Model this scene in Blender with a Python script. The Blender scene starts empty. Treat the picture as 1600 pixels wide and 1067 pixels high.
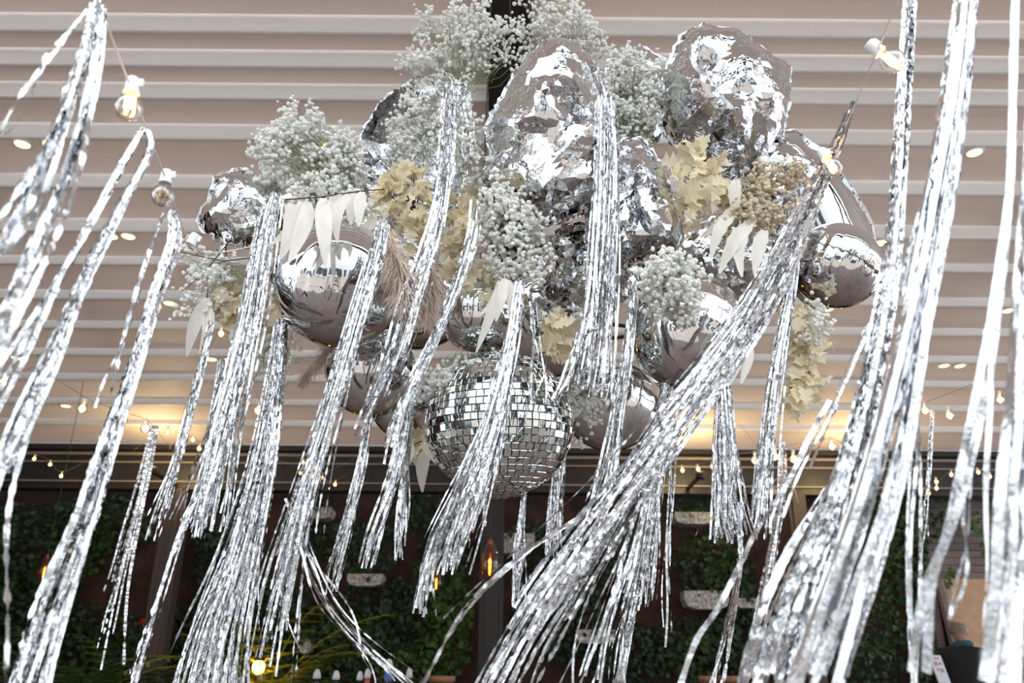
import bpy, bmesh, math, random
import numpy as np
from mathutils import Vector, Matrix, Euler, noise
from mathutils.geometry import delaunay_2d_cdt

random.seed(7); rng = np.random.default_rng(7)
scene = bpy.context.scene
COL = scene.collection
PI = math.pi

# ------------------------------------------------------------------ camera
F = 1300.0; W, H = 1600.0, 1067.0
PITCH = math.radians(21.5); ROLL = math.radians(0.5)
CAM = Vector((0, 0, 1.25))
_fw = Vector((0, math.cos(PITCH), math.sin(PITCH)))
_r0 = Vector((1, 0, 0)); _u0 = Vector((0, -math.sin(PITCH), math.cos(PITCH)))
RT = _r0*math.cos(ROLL) + _u0*math.sin(ROLL)
UP = _u0*math.cos(ROLL) - _r0*math.sin(ROLL)
cd = bpy.data.cameras.new('camera'); cam = bpy.data.objects.new('camera', cd); COL.objects.link(cam)
cd.sensor_width = 36.0; cd.lens = F*36.0/W; cd.clip_start = 0.02; cd.clip_end = 200
m = Matrix((RT, UP, -_fw)).transposed().to_4x4(); m.translation = CAM
cam.matrix_world = m
cd.dof.use_dof = True; cd.dof.focus_distance = 2.35; cd.dof.aperture_fstop = 4.6
scene.camera = cam

# ------------------------------------------------------------------ world and exposure
wd = bpy.data.worlds.new('world'); scene.world = wd; wd.use_nodes = True
bgn = wd.node_tree.nodes['Background']
bgn.inputs[0].default_value = (0.89, 0.945, 1.0, 1); bgn.inputs[1].default_value = 1.45
vs = scene.view_settings
vs.view_transform = 'Standard'; vs.look = 'None'; vs.gamma = 1.0; vs.use_curve_mapping = False
vs.exposure = 1.08

# ------------------------------------------------------------------ helpers
def ray(px, py):
    return _fw + RT*((px-W/2)/F) + UP*((H/2-py)/F)
def PT(px, py, t):
    """pixel -> point at optical depth t"""
    return CAM + ray(px, py)*t
def PY(px, py, Y):
    """pixel -> point in the vertical plane y = Y"""
    r = ray(px, py); return CAM + r*(Y/r.y)
def mpp(p):
    """metres per pixel at a point"""
    return (p-CAM).dot(_fw)/F
def PZ(px, py, z):
    r = ray(px, py); return CAM + r*((z-CAM.z)/r.z)

def link(o, parent=None):
    COL.objects.link(o)
    if parent is not None:
        o.parent = parent
    return o
def tag(o, label=None, cat=None, group=None, kind=None):
    if label: o['label'] = label
    if cat: o['category'] = cat
    if group: o['group'] = group
    if kind: o['kind'] = kind
    return o
def thing(name, label, cat, loc=(0, 0, 0), group=None, rot=None):
    o = bpy.data.objects.new(name, None); o.empty_display_size = 0.05
    o.location = loc
    if rot is not None: o.rotation_euler = rot
    COL.objects.link(o); return tag(o, label, cat, group)
def mesh_from(name, verts, faces, mat, smooth=False):
    me = bpy.data.meshes.new(name)
    me.from_pydata([tuple(v) for v in verts], [], [tuple(f) for f in faces])
    me.materials.append(mat)
    if smooth:
        me.polygons.foreach_set('use_smooth', [True]*len(me.polygons))
    me.update(); return me
def bm_mesh(name, bm, mat, smooth=False):
    me = bpy.data.meshes.new(name); bm.to_mesh(me); bm.free(); me.materials.append(mat)
    if smooth: me.polygons.foreach_set('use_smooth', [True]*len(me.polygons))
    return me
def obj(name, me, parent=None, loc=None):
    """mesh made in world space; parented so it stays where it is (parents have no rotation unless local)"""
    o = bpy.data.objects.new(name, me)
    link(o, parent)
    if loc is not None: o.location = loc
    return o
def local(parent_loc, verts):
    pl = Vector(parent_loc); return [Vector(v)-pl for v in verts]

class MB:
    """collects verts / faces"""
    def __init__(s): s.v = []; s.f = []
    def add(s, v, f):
        b = len(s.v); s.v += [Vector(p) for p in v]; s.f += [tuple(b+i for i in q) for q in f]; return s
    def box(s, c, h, rz=0.0):
        c = Vector(c); vs = []
        R = Matrix.Rotation(rz, 3, 'Z')
        for z in (-1, 1):
            for x, y in ((-1, -1), (1, -1), (1, 1), (-1, 1)):
                vs.append(c + R @ Vector((x*h[0], y*h[1], z*h[2])))
        return s.add(vs, [(3, 2, 1, 0), (4, 5, 6, 7), (0, 1, 5, 4), (1, 2, 6, 5), (2, 3, 7, 6), (3, 0, 4, 7)])
    def tube(s, pts, r, n=6, cap=True):
        pts = [Vector(p) for p in pts]; k = len(pts); vs = []; fs = []
        rs = r if isinstance(r, (list, tuple)) else [r]*k
        prev = None
        for i, p in enumerate(pts):
            t = (pts[min(i+1, k-1)]-pts[max(i-1, 0)])
            t = t.normalized() if t.length > 1e-9 else Vector((0, 0, 1))
            if prev is None:
                a = t.orthogonal().normalized()
            else:
                a = (prev - t*prev.dot(t)); a = a.normalized() if a.length > 1e-6 else t.orthogonal().normalized()
            prev = a; b = t.cross(a)
            for j in range(n):
                w = 2*PI*j/n; vs.append(p + (a*math.cos(w)+b*math.sin(w))*rs[i])
        for i in range(k-1):
            for j in range(n):
                fs.append((i*n+j, i*n+(j+1) % n, (i+1)*n+(j+1) % n, (i+1)*n+j))
        if cap:
            fs.append(tuple(range(n-1, -1, -1))); fs.append(tuple((k-1)*n+j for j in range(n)))
        return s.add(vs, fs)
    def lathe(s, prof, n=16, o=(0, 0, 0), axis=None):
        """prof = [(r, z)]; axis = direction of +z"""
        o = Vector(o); M = Matrix.Identity(3)
        if axis is not None: M = Vector((0, 0, 1)).rotation_difference(Vector(axis).normalized()).to_matrix()
        vs = []; fs = []
        for r, z in prof:
            for j in range(n):
                w = 2*PI*j/n; vs.append(o + M @ Vector((r*math.cos(w), r*math.sin(w), z)))
        for i in range(len(prof)-1):
            for j in range(n):
                fs.append((i*n+j, i*n+(j+1) % n, (i+1)*n+(j+1) % n, (i+1)*n+j))
        fs.append(tuple(range(n-1, -1, -1))); fs.append(tuple((len(prof)-1)*n+j for j in range(n)))
        return s.add(vs, fs)
    def mesh(s, name, mat, smooth=False, origin=None):
        v = s.v if origin is None else local(origin, s.v)
        return mesh_from(name, v, s.f, mat, smooth)

def catmull(P, n):
    """P: list of equal-length tuples -> n samples along a Catmull-Rom curve (numpy)"""
    P = np.array([list(p) for p in P], float)
    if len(P) == 2:
        t = np.linspace(0, 1, n)[:, None]; return P[0]*(1-t)+P[1]*t
    Q = np.vstack([2*P[0]-P[1], P, 2*P[-1]-P[-2]])
    d = np.linalg.norm(np.diff(P[:, :3], axis=0), axis=1); c = np.concatenate([[0], np.cumsum(d)]); c /= c[-1]
    t = np.linspace(0, 1, n); out = np.zeros((n, P.shape[1]))
    for k, u in enumerate(t):
        i = min(np.searchsorted(c, u, side='right')-1, len(P)-2); i = max(i, 0)
        f = (u-c[i])/max(c[i+1]-c[i], 1e-9)
        a, b, e, g = Q[i], Q[i+1], Q[i+2], Q[i+3]
        out[k] = 0.5*((2*b)+(e-a)*f+(2*a-5*b+4*e-g)*f*f+(-a+3*b-3*e+g)*f**3)
    return out

# ------------------------------------------------------------------ materials
def newmat(name):
    mt = bpy.data.materials.new(name); mt.use_nodes = True
    nt = mt.node_tree; return mt, nt, nt.nodes['Principled BSDF']
def mat(name, col, rough=0.6, metal=0.0, vary=0.0, vscale=8.0, bump=0.0, bscale=40.0, bdist=0.01, spec=0.5, trans=0.0, col2=None, stretch=None, hue_by_object=0.0):
    mt, nt, p = newmat(name); N = nt.nodes; L = nt.links
    p.inputs['Base Color'].default_value = (*col, 1); p.inputs['Roughness'].default_value = rough
    p.inputs['Metallic'].default_value = metal; p.inputs['Specular IOR Level'].default_value = spec
    tc = N.new('ShaderNodeTexCoord'); src = tc.outputs['Object']
    if stretch:
        mp = N.new('ShaderNodeMapping'); mp.inputs['Scale'].default_value = stretch
        L.new(src, mp.inputs[0]); src = mp.outputs[0]
    if vary > 0 or col2:
        nz = N.new('ShaderNodeTexNoise'); nz.inputs['Scale'].default_value = vscale; nz.inputs['Detail'].default_value = 4
        L.new(src, nz.inputs['Vector'])
        rp = N.new('ShaderNodeValToRGB'); L.new(nz.outputs['Fac'], rp.inputs[0])
        c2 = col2 or tuple(max(0, c*(1-vary)) for c in col); c1 = col if col2 else tuple(min(1, c*(1+vary*0.5)) for c in col)
        rp.color_ramp.elements[0].position = 0.35; rp.color_ramp.elements[1].position = 0.65
        rp.color_ramp.elements[0].color = (*c2, 1); rp.color_ramp.elements[1].color = (*c1, 1)
        out = rp.outputs[0]
        if hue_by_object > 0:
            oi = N.new('ShaderNodeObjectInfo'); hs = N.new('ShaderNodeHueSaturation')
            mr = N.new('ShaderNodeMapRange'); mr.inputs[3].default_value = 1-hue_by_object; mr.inputs[4].default_value = 1+hue_by_object
            L.new(oi.outputs['Random'], mr.inputs[0]); L.new(mr.outputs[0], hs.inputs['Value']); L.new(out, hs.inputs['Color']); out = hs.outputs[0]
        L.new(out, p.inputs['Base Color'])
    if bump > 0:
        nb = N.new('ShaderNodeTexNoise'); nb.inputs['Scale'].default_value = bscale; nb.inputs['Detail'].default_value = 3
        L.new(src, nb.inputs['Vector'])
        bp = N.new('ShaderNodeBump'); bp.inputs['Strength'].default_value = bump; bp.inputs['Distance'].default_value = bdist
        L.new(nb.outputs['Fac'], bp.inputs['Height']); L.new(bp.outputs[0], p.inputs['Normal'])
    if trans > 0:
        tr = N.new('ShaderNodeBsdfTranslucent'); mx = N.new('ShaderNodeMixShader'); mx.inputs[0].default_value = trans
        if p.inputs['Base Color'].links: L.new(p.inputs['Base Color'].links[0].from_socket, tr.inputs[0])
        else: tr.inputs[0].default_value = (*col, 1)
        o = N['Material Output']; L.new(p.outputs[0], mx.inputs[1]); L.new(tr.outputs[0], mx.inputs[2]); L.new(mx.outputs[0], o.inputs[0])
    return mt
def emit(name, col, s):
    mt = bpy.data.materials.new(name); mt.use_nodes = True; nt = mt.node_tree
    nt.nodes.remove(nt.nodes['Principled BSDF']); e = nt.nodes.new('ShaderNodeEmission')
    e.inputs[0].default_value = (*col, 1); e.inputs[1].default_value = s
    nt.links.new(e.outputs[0], nt.nodes['Material Output'].inputs[0]); return mt
def glassy(name, tint, refl=0.12, rough=0.02):
    """thin clear glass: mostly see-through with a fresnel sheen"""
    mt = bpy.data.materials.new(name); mt.use_nodes = True; nt = mt.node_tree; N = nt.nodes; L = nt.links
    N.remove(N['Principled BSDF'])
    t = N.new('ShaderNodeBsdfTransparent'); t.inputs[0].default_value = (*tint, 1)
    g = N.new('ShaderNodeBsdfGlossy'); g.inputs[1].default_value = rough
    lw = N.new('ShaderNodeLayerWeight'); lw.inputs[0].default_value = 0.35
    mr = N.new('ShaderNodeMapRange'); mr.inputs[3].default_value = refl*0.4; mr.inputs[4].default_value = min(1, refl*4)
    mx = N.new('ShaderNodeMixShader')
    L.new(lw.outputs['Facing'], mr.inputs[0]); L.new(mr.outputs[0], mx.inputs[0])
    L.new(t.outputs[0], mx.inputs[1]); L.new(g.outputs[0], mx.inputs[2]); L.new(mx.outputs[0], N['Material Output'].inputs[0])
    return mt

M = {}
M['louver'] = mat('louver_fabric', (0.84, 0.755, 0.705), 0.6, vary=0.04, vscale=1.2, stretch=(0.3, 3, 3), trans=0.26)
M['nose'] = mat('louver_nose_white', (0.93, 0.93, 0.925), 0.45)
M['backing'] = mat('ceiling_backing', (0.5, 0.46, 0.43), 0.8)
M['dark_metal'] = mat('dark_bronze_metal', (0.028, 0.025, 0.024), 0.45, vary=0.2, spec=0.4)
M['post'] = mat('brown_post', (0.085, 0.062, 0.055), 0.6, vary=0.25, vscale=3, stretch=(8, 8, 0.5))
M['trim'] = mat('trim_rail', (0.30, 0.26, 0.23), 0.5)
M['floor'] = mat('floor_stone', (0.17, 0.13, 0.11), 0.6, vary=0.2, vscale=1.5)
M['paving'] = mat('court_paving', (0.50, 0.43, 0.37), 0.8, vary=0.12, vscale=1.2)
M['stucco'] = mat('pale_stucco', (0.78, 0.79, 0.78), 0.85, vary=0.06, vscale=1.5)
M['window_glass'] = mat('window_glass', (0.10, 0.14, 0.15), 0.08, spec=0.8)
M['foil'] = mat('foil_strip', (0.67, 0.68, 0.70), 0.14, 1.0, bump=0.35, bscale=160, bdist=0.004)
M['mylar'] = mat('mylar_crumpled', (0.68, 0.695, 0.72), 0.055, 1.0, bump=0.13, bscale=24, bdist=0.03)
M['mylar_smooth'] = mat('mylar_smooth', (0.70, 0.705, 0.72), 0.035, 1.0, bump=0.05, bscale=9, bdist=0.03)
M['tile'] = mat('mirror_tile', (0.74, 0.78, 0.78), 0.02, 1.0)
M['ball_core'] = mat('ball_core', (0.10, 0.10, 0.10), 0.6)
M['gyp'] = mat('gypsophila_white', (0.96, 0.965, 0.93), 0.8, vary=0.04, vscale=30, trans=0.25)
M['gyp_beige'] = mat('gypsophila_beige', (0.80, 0.70, 0.53), 0.8, vary=0.2, vscale=30, trans=0.2)
M['stem'] = mat('stem_green', (0.24, 0.30, 0.15), 0.7)
M['twig'] = mat('twig_brown', (0.10, 0.05, 0.03), 0.8)
M['cream'] = mat('cream_leaf', (0.95, 0.90, 0.74), 0.75, vary=0.0, col2=(0.95, 0.85, 0.62), vscale=14, trans=0.4, hue_by_object=0.10)
M['bleached'] = mat('bleached_leaf', (0.93, 0.90, 0.83), 0.7, vary=0.08, vscale=12, trans=0.3, bump=0.2, bscale=30, stretch=(3, 3, 1))
M['pampas'] = mat('pampas_beige', (0.85, 0.72, 0.62), 0.9, vary=0.2)
M['white_plastic'] = mat('white_plastic', (0.85, 0.85, 0.85), 0.35)
M['cord_white'] = mat('cord_white', (0.80, 0.78, 0.74), 0.5)
M['cord_dark'] = mat('cord_dark', (0.03, 0.03, 0.03), 0.6)
M['bulb'] = glassy('bulb_glass', (0.97, 0.94, 0.90), 0.3)
M['amber'] = glassy('amber_glass', (0.88, 0.55, 0.28), 0.12)
M['filament'] = emit('filament_warm', (1.0, 0.52, 0.17), 26)
M['filament_far'] = emit('filament_far', (1.0, 0.50, 0.15), 9)
M['edison'] = emit('edison_filament', (1.0, 0.38, 0.07), 16)
M['downlight'] = emit('downlight_lens', (1.0, 0.60, 0.20), 3.2)
M['lantern'] = emit('lantern_glow', (1.0, 0.50, 0.03), 25)
M['brick'] = mat('brick_wall_far', (0.045, 0.020, 0.013), 0.9, vary=0.5, vscale=5)
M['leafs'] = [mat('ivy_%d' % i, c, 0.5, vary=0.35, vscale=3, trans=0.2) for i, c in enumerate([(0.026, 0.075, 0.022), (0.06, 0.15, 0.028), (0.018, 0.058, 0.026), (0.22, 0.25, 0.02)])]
M['red'] = mat('red_petal', (0.7, 0.02, 0.02), 0.6)
M['trough'] = mat('trough_speckled', (0.62, 0.62, 0.60), 0.8, col2=(0.20, 0.20, 0.19), vscale=26)
M['terracotta'] = mat('terracotta', (0.36, 0.19, 0.11), 0.8, vary=0.2)
M['fence'] = mat('fence_plank', (0.20, 0.165, 0.165), 0.75, vary=0.2, vscale=3, stretch=(0.5, 4, 8), hue_by_object=0.15)
M['tan_wall'] = mat('tan_plaster', (0.55, 0.36, 0.23), 0.85, vary=0.1)
M['counter'] = mat('bar_counter', (0.10, 0.06, 0.04), 0.4, vary=0.2)
M['bottle'] = mat('dark_bottle_glass', (0.012, 0.016, 0.012), 0.12)
M['label_blue'] = mat('label_blue', (0.05, 0.12, 0.45), 0.5)
M['label_yellow'] = mat('label_yellow', (0.75, 0.55, 0.06), 0.5)
M['label_red'] = mat('label_red', (0.40, 0.06, 0.04), 0.5)
M['cap'] = mat('white_cap', (0.55, 0.53, 0.52), 0.6)
M['skin'] = mat('skin', (0.50, 0.28, 0.20), 0.55, vary=0.08)
M['jacket'] = mat('black_jacket', (0.010, 0.011, 0.014), 0.8)
M['scarf'] = mat('teal_scarf', (0.02, 0.07, 0.10), 0.8)
M['hair'] = mat('grey_hair', (0.22, 0.18, 0.16), 0.8, vary=0.3, vscale=40)
M['card'] = mat('menu_card', (0.72, 0.75, 0.80), 0.6)
M['print'] = mat('menu_print', (0.55, 0.33, 0.42), 0.7)
M['brass'] = mat('brass', (0.55, 0.35, 0.14), 0.35, 1.0)
M['hedge_ground'] = mat('lawn', (0.06, 0.10, 0.03), 0.9, vary=0.3)

# ------------------------------------------------------------------ setting
def structure(name, me, parent=None):
    o = obj(name, me, parent)
    if parent is None: o['kind'] = 'structure'
    return o
structure('floor', MB().box((0, 5.6, -0.05), (16, 7.0, 0.05)).mesh('floor', M['floor']))
structure('floor_court_added', MB().box((0, -11.4, -0.05), (40, 10.0, 0.05)).mesh('floor_court_added', M['paving']))  # unseen pale paving, added to bounce daylight in from the camera side

YF = 11.5                                   # far beam
Z_FAR = PY(100, 701, YF).z; SLOPE = 0.158    # louvers step down to the far beam
def on_ceiling(px, py):
    """pixel -> point of the sloping line through the louver noses"""
    r = ray(px, py)      # z = Z_FAR + SLOPE*(YF-y)
    t = (Z_FAR + SLOPE*YF - CAM.z)/(r.z + SLOPE*r.y)
    return CAM + r*t
noses_px = [(22, 45), (77, 99), (129, 150), (193, 214), (272, 291), (341, 360), (400, 412), (453, 466), (501, 512), (544, 554.5), (583, 593), (621, 630.5), (654, 663), (691, 701)]
noses = []
for top, bot in noses_px:
    b = on_ceiling(100, bot); noses.append((b.y, b.z, PY(100, top, b.y).z))
# the same run of louvers carries on above and behind the camera
y0 = noses[0][0]; zfl = noses[0][1]; pre = []
YB = 0.1
k = 1
while y0 - 0.44*k > YB:
    yy = y0-0.44*k; zb = zfl + 0.02*k; pre.append((yy, zb, zb+0.10)); k += 1
noses = pre[::-1] + noses
rail = MB()
for x in (-8.9, -4.4, 4.4, 8.9):
    for (ya, za), (yb, zb_) in (((YB, noses[0][1]), (y0, zfl)), ((y0, zfl), (12.2, noses[-1][1]))):
        rail.add([(x-.05, ya, za+.24), (x+.05, ya, za+.24), (x+.05, yb, zb_+.24), (x-.05, yb, zb_+.24), (x-.05, ya, za+.34), (x+.05, ya, za+.34), (x+.05, yb, zb_+.34), (x-.05, yb, zb_+.34)],
                 [(3, 2, 1, 0), (4, 5, 6, 7), (0, 1, 5, 4), (1, 2, 6, 5), (2, 3, 7, 6), (3, 0, 4, 7)])
ceil = structure('ceiling', rail.mesh('ceiling_rails', M['dark_metal']))
for i, (y, zb, zt) in enumerate(noses):
    yn, ztn = (noses[i+1][0], noses[i+1][2]) if i+1 < len(noses) else (y+0.5, zb)
    h = zt-zb
    prof = [(y+0.004, zt+0.03), (y, zt-0.15*h), (y, zb+0.30*h), (y+0.004, zb+0.14*h), (y+0.012, zb+0.03*h), (y+0.026, zb), (y+0.05, zb+0.003),
            ((y+yn)/2, (zb+ztn)/2+0.006), (yn-0.02, ztn-0.004), (yn-0.012, ztn+0.012), (yn-0.012, ztn+0.06), (y+0.06, zt+0.06)]
    n = len(prof); v = []
    for x in (-9, 9): v += [(x, a, b) for a, b in prof]
    f = [tuple(range(n)), tuple(range(2*n-1, n-1, -1))] + [(j, n+j, n+(j+1) % n, (j+1) % n) for j in range(n)]
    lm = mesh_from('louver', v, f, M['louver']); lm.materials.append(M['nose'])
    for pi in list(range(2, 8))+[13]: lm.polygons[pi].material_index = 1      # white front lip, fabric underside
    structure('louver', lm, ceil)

def downlight(px, py, label):
    """recessed spot in a louver's underside, just behind its nose"""
    p = on_ceiling(px, py)
    k = min(range(len(noses)), key=lambda i: abs(noses[i][0]-p.y))
    y, zb, zt = noses[k]
    c = Vector((PY(px, py, y+0.10).x, y+0.10, zb+0.004))
    t = thing('recessed_downlight', label, 'ceiling light', c, 'recessed spots in the louvered ceiling')
    obj('trim_ring', MB().lathe([(0.075, 0), (0.078, -0.008), (0.062, -0.012), (0.058, -0.004)], 20).mesh('trim_ring', M['white_plastic'], True), t)
    obj('lens', MB().lathe([(0.058, -0.003), (0.05, -0.009), (0.02, -0.010)], 16).mesh('lens', M['downlight'], True), t)
for px, py, lb in [(40, 206, 'glowing recessed ceiling spot at the upper left edge of the photo'), (84, 206, 'glowing recessed ceiling spot behind the top left foil tassel'),
                   (176, 356, 'left of the ceiling spot pair left of the far left crumpled balloon'), (203, 356, 'right of the ceiling spot pair left of the far left crumpled balloon'),
                   (28, 551, 'warm ceiling spot between the left edge and the forked tassel'), (104, 628, 'warm ceiling spot low on the left above the hanging bulbs'),
                   (266, 468, 'ceiling spot peeping out left of the green baby\'s breath sprig'), (515, 214, 'ceiling spot shining through the tip of the left baby\'s breath bunch'),
                   (332, 551, 'ceiling spot under the left bleached leaves'), (1525, 248, 'bright ceiling spot alone at the upper right between foil strips'),
                   (1477, 582, 'left of the ceiling spot pair at the lower right'), (1502, 582, 'right of the ceiling spot pair at the lower right'),
                   (1294, 490, 'ceiling spot just below the round balloon on the right end'), (1578, 496, 'ceiling spot near the right edge of the photo behind a foil strip'),
                   (1430, 655, 'ceiling spot low on the right above the dark beam'), (1377, 386, 'ceiling spot just right of the round balloon on the right end')]:
    downlight(px, py, lb)

# beam running away from the camera, under the louvers
bc = PY(795, 10, 4.2)
zb0, zb1 = bc.z-0.02, Z_FAR-0.10
hw = 0.5*71*mpp(bc)
def zline(y): return zb0 + (zb1-zb0)*(y-4.2)/(YF-4.2)
v = []
for y in (y0-.3, 11.6):
    z = zline(y); v += [(bc.x-hw, y, z), (bc.x+hw, y, z), (bc.x+hw, y, z+0.45), (bc.x-hw, y, z+0.45)]
structure('trim_1', mesh_from('ridge_beam', v, [(0, 1, 2, 3), (7, 6, 5, 4), (0, 4, 5, 1), (1, 5, 6, 2), (2, 6, 7, 3), (3, 7, 4, 0)], M['dark_metal']))
# far beam with its stepped gutter profile
zt = PY(800, 708, YF).z; zbm = PY(800, 768, YF).z
fb = structure('trim_2', MB().box((0, YF+0.15, (zt+zbm)/2), (11, 0.12, (zt-zbm)/2)).mesh('far_beam', M['dark_metal']))
for py, hh in ((714, 0.018), (727, 0.010), (757, 0.010)):
    z = PY(800, py, YF).z
    obj('rail', MB().box((0, YF+0.01, z), (11, 0.022, hh)).mesh('rail', M['trim']), fb)
obj('gutter', MB().box((0, YF-0.02, PY(800, 705, YF).z), (11, 0.06, 0.035)).mesh('gutter', M['dark_metal']), fb)
# posts
for n, (px, py, wpx) in enumerate([(277, 760, 34), (770, 800, 36), (1246, 790, 28)]):
    p = PY(px, py, YF); hw2 = 0.5*wpx*mpp(p)
    s = MB().box((p.x, YF+0.1, zbm/2), (hw2, 0.1, zbm/2))
    s.box((p.x, YF-0.005, zbm/2), (hw2*0.55, 0.02, zbm/2))
    structure('trim_%d' % (3+n), s.mesh('post', M['post'] if n != 1 else M['dark_metal']))
# the open side behind the camera: posts, beam and a planted lawn beyond
back = structure('trim_6', MB().box((0, YB+.1, zfl-.05), (9, 0.10, 0.16)).mesh('front_beam', M['dark_metal']))
for x in (-8.6, -4.6, 4.6, 8.6): obj('post', MB().box((x, YB+.1, zfl/2), (0.09, 0.09, zfl/2)).mesh('post', M['dark_metal']), back)
# unseen gridded-window house behind the camera, added to bounce daylight and fill reflections
wr = structure('wall_rear_added', MB().box((0, -8.2, 3.4), (16, 0.2, 3.4)).mesh('wall_rear_added', M['stucco']))
for n, x in enumerate((-12, -8.4, -4.8, -1.2, 2.4, 6.0, 9.6, 13.2)):
    w_ = structure('window_%d' % (n+1), MB().box((x, -7.98, 1.75), (0.95, 0.03, 1.25)).mesh('pane', M['window_glass']))
    for q in (-.95, -.32, .32, .95): obj('window_frame', MB().box((x+q, -7.93, 1.75), (0.04, 0.04, 1.25)).mesh('window_frame', M['dark_metal']), w_)
    for q in (.52, 1.35, 2.15, 2.98): obj('window_frame', MB().box((x, -7.93, q), (0.97, 0.04, 0.035)).mesh('window_frame', M['dark_metal']), w_)
# left side: the brick garden wall carries on; right side: open between posts
structure('wall_left', MB().box((-9.2, 7.5, 2.6), (0.12, 4.9, 2.6)).mesh('wall_left', M['brick']))
side = structure('trim_7', MB().box((9.0, 5.9, 3.55), (0.12, 5.7, 0.16)).mesh('side_beam', M['dark_metal']))
for y in (3.0, 6.0, 9.0): obj('post', MB().box((9.0, y, 1.7), (0.1, 0.1, 1.7)).mesh('post', M['dark_metal']), side)
# far wall
YW = 12.3
structure('wall_far', MB().box((0, YW+0.1, 2.4), (13, 0.1, 2.6)).mesh('wall_far', M['brick']))

# ------------------------------------------------------------------ greenery on the far wall
LEAF_V = [(0, 0, 0), (-0.5, 0.35, 0.10), (-0.28, 0.62, 0.06), (0, 1.0, -0.05), (0.28, 0.62, 0.06), (0.5, 0.35, 0.10), (0, 0.4, 0)]
LEAF_F = [(0, 6, 1), (1, 6, 2), (2, 6, 3), (3, 6, 4), (4, 6, 5), (5, 6, 0)]
def leaf_cloud(pts, sizes, face=Vector((0, -1, 0.25)), spread=0.8):
    L = np.array(LEAF_V); n = len(pts); V = np.zeros((n*7, 3)); Fc = []
    for i, (p, s) in enumerate(zip(pts, sizes)):
        nrm = (face + Vector(rng.normal(0, spread, 3))).normalized()
        dn = Vector((rng.normal(0, 0.6), rng.normal(0, 0.3), -1)); y = (dn - nrm*dn.dot(nrm)).normalized(); x = y.cross(nrm)
        B = np.array([x, y, nrm]); V[i*7:(i+1)*7] = np.array(p) + (L*s) @ B
        Fc += [tuple(i*7+k for k in f) for f in LEAF_F]
    return V.tolist(), Fc
def ivy(label, regions, Y, mi, size=0.085, dens=1.0, name='ivy', cat='ivy', bulge=0.22):
    """regions: pixel ellipses (cx, cy, rx, ry) on the wall"""
    pts = []; sz = []
    for cx, cy, rx, ry in regions:
        p0 = PY(cx, cy, Y); s = mpp(p0); n = int(dens*PI*rx*ry*s*s/(size*size*0.30))
        for _ in range(n):
            a = rng.uniform(0, 2*PI); r = math.sqrt(rng.uniform(0, 1))*(1+0.2*noise.noise(Vector((a*2, cx*0.1, 0))))
            p = PY(cx+rx*r*math.cos(a), cy+ry*r*math.sin(a), Y)
            p.y -= rng.uniform(0, bulge)*(1-r*r*0.8); 
            if p.z < 0.02: p.z = 0.02+rng.uniform(0, .1)
            pts.append(p); sz.append(size*rng.uniform(0.6, 1.25))
    v, f = leaf_cloud(pts, sz)
    return tag(obj(name, mesh_from(name, v, f, M['leafs'][mi])), label, cat, kind='stuff')
ivy('dark ivy covering the brick wall at the far left behind tassels', [(60, 850, 110, 70), (40, 960, 90, 90), (120, 1010, 120, 70), (160, 820, 80, 50), (-60, 900, 90, 140)], 12.15, 0)
ivy('dark ivy mound between the left post and the curving strands', [(360, 870, 60, 60), (420, 960, 90, 60), (330, 990, 60, 70), (470, 830, 40, 30)], 12.15, 2)
ivy('ivy mass on the wall left of the middle post', [(560, 850, 70, 40), (600, 960, 100, 60), (540, 1010, 110, 50), (690, 880, 45, 70), (660, 800, 50, 30)], 12.15, 0)
ivy('bright green ivy strands climbing beside the middle post', [(690, 1000, 45, 60), (715, 950, 25, 50), (680, 930, 20, 40), (640, 1040, 60, 30)], 12.0, 1)
ivy('dark ivy right of the middle post behind the sweeping foil', [(860, 850, 70, 40), (880, 960, 70, 70), (960, 880, 60, 60), (980, 1020, 70, 50)], 12.15, 2)
ivy('ivy curtain under the short fringe at the right', [(1110, 780, 50, 25), (1110, 870, 60, 45), (1080, 1010, 70, 50), (1160, 1000, 70, 60), (1140, 900, 40, 40)], 12.15, 0)
ivy('ivy hanging beside the plank fence at the right', [(1400, 800, 40, 60), (1415, 880, 35, 70), (1390, 960, 40, 60), (1460, 800, 25, 45), (1350, 1030, 60, 50), (1440, 1030, 20, 40)], 11.75, 0)
ivy('small ivy sprays on the plank fence behind right foil strips', [(1545, 860, 14, 25), (1525, 815, 14, 18), (1475, 900, 10, 20), (1490, 1000, 10, 30)], 11.72, 1)

def fern(label, px, py, Y, n, ln, mi, name='fern'):
    base = PY(px, py, Y); base.z = 0.45
    t = thing(name, label, 'plant', base)
    obj('pot', MB().lathe([(0.14, -0.45), (0.19, -0.1), (0.21, 0.0), (0.19, 0.0), (0.17, -0.04)], 16).mesh('pot', M['terracotta'], True), t)
    for k in range(n):
        a = 2*PI*k/n + rng.uniform(-.2, .2); tilt = rng.uniform(0.5, 1.1); L = ln*rng.uniform(0.7, 1.1)
        rib = []
        for j in range(13):
            u = j/12; th = tilt*u*1.3
            rib.append(Vector((math.cos(a)*math.sin(th), math.sin(a)*math.sin(th), math.cos(th)*1.0))*L*u)
        s = MB().tube(rib, 0.006, 4)
        for j in range(2, 13):
            d = (rib[j]-rib[j-1]).normalized(); sd = d.cross(Vector((0, 0, 1))).normalized(); w = 0.20*math.sin(PI*(j-1)/12.5)+0.03
            for sg in (-1, 1):
                tip = rib[j] + (sd*sg + d*0.5)*w - Vector((0, 0, 0.25*w)); mid = (rib[j]+tip)/2 + d*0.03
                s.add([rib[j]-d*0.025, mid, tip, rib[j]+d*0.03], [(0, 1, 2), (0, 2, 3)])
        obj('frond', s.mesh('frond', M['leafs'][mi]), t)
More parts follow.
